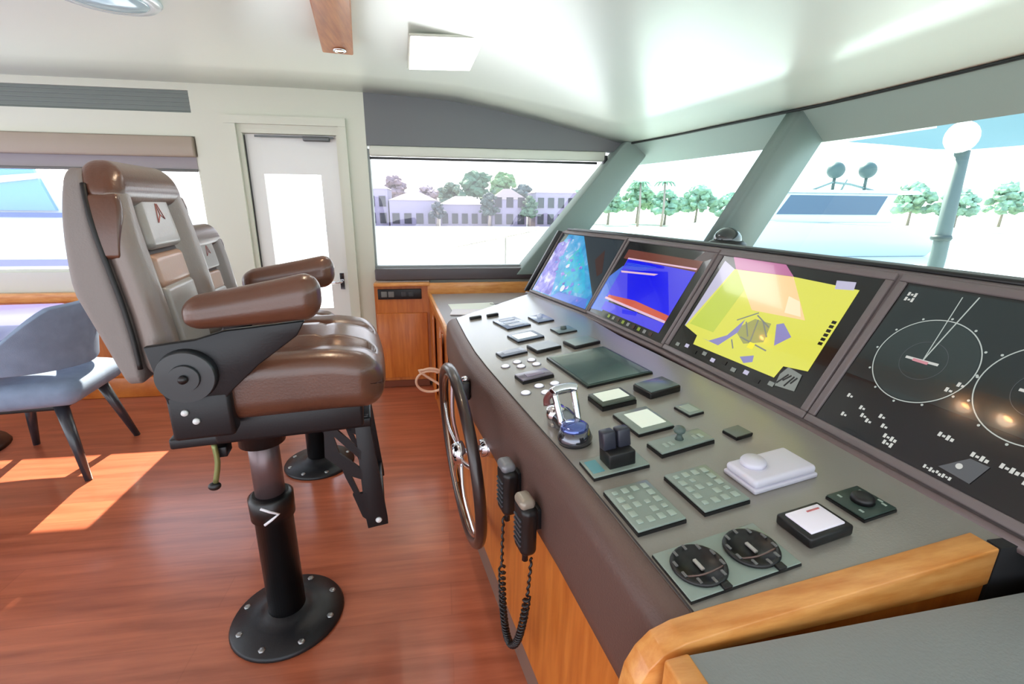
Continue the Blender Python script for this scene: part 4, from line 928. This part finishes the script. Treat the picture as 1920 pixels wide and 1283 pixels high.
# neighbouring motor yacht ahead
BW = mat('boat_white', (190, 200, 206), rough=.3, coat=.4); BG = mat('boat_window', (40, 74, 104), rough=.1, coat=.5)
t = thing('motor_yacht', 'white motor yacht with a dark blue window band and radar domes, seen through the windscreen', 'boat', T(26.5, 31, -1.9)); i_ = t.matrix_world.inverted()
MB().prism([(17, -1.9), (34.5, -1.9), (37, .1), (20.5, .55), (15.5, -.1)], 29.5, 33, XZ, bev=.12).build('hull', BW, t, i_)
MB().prism([(21.6, .4), (31.6, .4), (31.0, 1.2), (31.6, 2.35), (23.0, 2.35), (22.3, .9)], 29.9, 32.6, XZ, bev=.08).build('superstructure', BW, t, i_)
MB().prism([(22.45, .95), (30.1, .95), (30.7, 2.2), (23.3, 2.2)], 29.86, 29.92, XZ).build('window_band', BG, t, i_)
MB().prism([(22.6, 2.35), (33.5, 2.35), (33, 2.6), (23, 2.55)], 29.8, 32.8, XZ, bev=.05).build('flybridge_roof', BW, t, i_)
for x, z in ((27.3, 3.9), (29.8, 3.95)): MB().ball((x, 31, z), (.55, .55, .55)).cyl((x, 31, 2.6), (x, 31, z-.4), .1, seg=10).build('radar_dome', mat('dome_grey', (70, 88, 88), rough=.5), t, i_)
m = MB(); m.tube([(25.8, 31, 2.6), (27.2, 31, 3.1), (28.6, 31, 3.0), (30.6, 31, 2.6)], .08, seg=6); m.tube([(28, 31, 2.6), (28.3, 31, 3.3)], .07, seg=6); m.build('radar_arch', mat('arch_grey', (120, 140, 140), rough=.5), t, i_)
# globe post on the foredeck
t = thing('globe_post', 'grey post topped with a white globe on the foredeck outside the windscreen', 'post', T(5.04, 4.2, -.2))
MB().tube([(0, 0, 0), (0.02, 0, 1.1), (-.01, 0, 2.1)], (.075, .06), seg=16).build('post_shaft', mat('post_grey', (84, 96, 96), rough=.5), t)
MB().ball((-.06, 0, 2.22), (.135, .135, .145)).build('globe', mat('globe_white', (236, 238, 238), rough=.3), t)
for z in (.5, .9, 1.25): MB().lathe([(.08, z), (.09, z+.02), (.08, z+.05)], seg=16).build('clamp', mat('clamp_grey', (56, 66, 66), rough=.5), t)
struct(MB().prism([(1.9, 8), (14, 6), (15, -4), (1.9, -4)], -.3, -.2).build('deck', mat('deck_white', (224, 230, 228), rough=.6)))
t = thing('awning', 'blue-grey awning stretched above the foredeck at the top right', 'awning', T(8.6, 5.4, 2.42))
MB().grid([[(x, 2.1-j*.5, z+.02*math.sin(j*1.3)) for j in range(7)] for x, z in ((-2.2, .0), (-1.2, -.03), (-.2, -.08), (.6, -.06), (1.6, .03), (4, .2))]).build('awning_cloth', mat('awning_blue_grey', (80, 112, 128), rough=.8), t)
struct(MB().box((1.4, 4.33, 2.02), (5.4, 1.3, .04)).build('added_overhang', WHITE))  # unseen deck overhang, added to keep sun out of the right port window
struct(MB().box((0, 4.33, -.02), (12, 1.4, .04)).build('side_deck', mat('deck_white', (224, 230, 228))))
# rail outside the port side
t = thing('side_deck_rail', 'slim pale deck rail outside the port window by the slanted pillar', 'rail', T(.9, 4.4, .0))
MB().tube([(-.3, 0, 0), (-.3, 0, 1.07)], .008, seg=8).build('stanchion', mat('rail_steel', (190, 190, 192), rough=.3, metal=.5), t)
MB().tube([(-.9, 0, .95), (-.3, 0, 1.07), (.0, 0, 1.13)], .008, seg=8, sub=3).build('top_rail', mat('rail_steel', (190, 190, 192)), t)
# blue and white boat alongside, seen through the left window
t = thing('sport_boat', 'white sport boat with slanted blue windows alongside the left window', 'boat', T(-8.2, 9, -1.9)); i_ = t.matrix_world.inverted()
MB().prism([(-14, -1.9), (-5.6, -1.9), (-4.9, .42), (-5.0, 1.14), (-14, 1.2)], 8.5, 11.5, XZ, bev=.08).build('hull', BW, t, i_)
MB().prism([(-13.5, 1.16), (-5.5, 1.14), (-6.4, 1.95), (-13.5, 1.98)], 8.8, 11.2, XZ, bev=.04).build('cabin', BW, t, i_)
for a in (-13, -10.6, -8.2):
    w_ = MB().prism([(a, 1.20), (a+2.2, 1.20), (a+2.0, 1.88), (a+.35, 1.90)], 8.74, 8.80, XZ).build('window', mat('boat_blue', (70, 136, 204), rough=.15, coat=.5), t, i_)
    MB().prism([(a+.1, 1.58), (a+2.1, 1.76), (a+2.1, 1.68), (a+.1, 1.42)], 8.71, 8.735, XZ).prism([(a+.2, 1.22), (a+.32, 1.22), (a+1.6, 1.86), (a+1.45, 1.86)], 8.70, 8.71, XZ).build('window_bars', BW, t, i_)
MB().prism([(-14, .36), (-4.95, .36), (-4.92, .46), (-14, .46)], 8.46, 8.50, XZ).build('blue_stripe', mat('stripe_violet', (92, 96, 180), rough=.4), t, i_)
MB().prism([(-14, 1.12), (-5.02, 1.10), (-5.04, 1.17), (-14, 1.19)], 8.46, 8.50, XZ).build('rub_rail', mat('rub_blue', (44, 74, 130), rough=.4), t, i_)
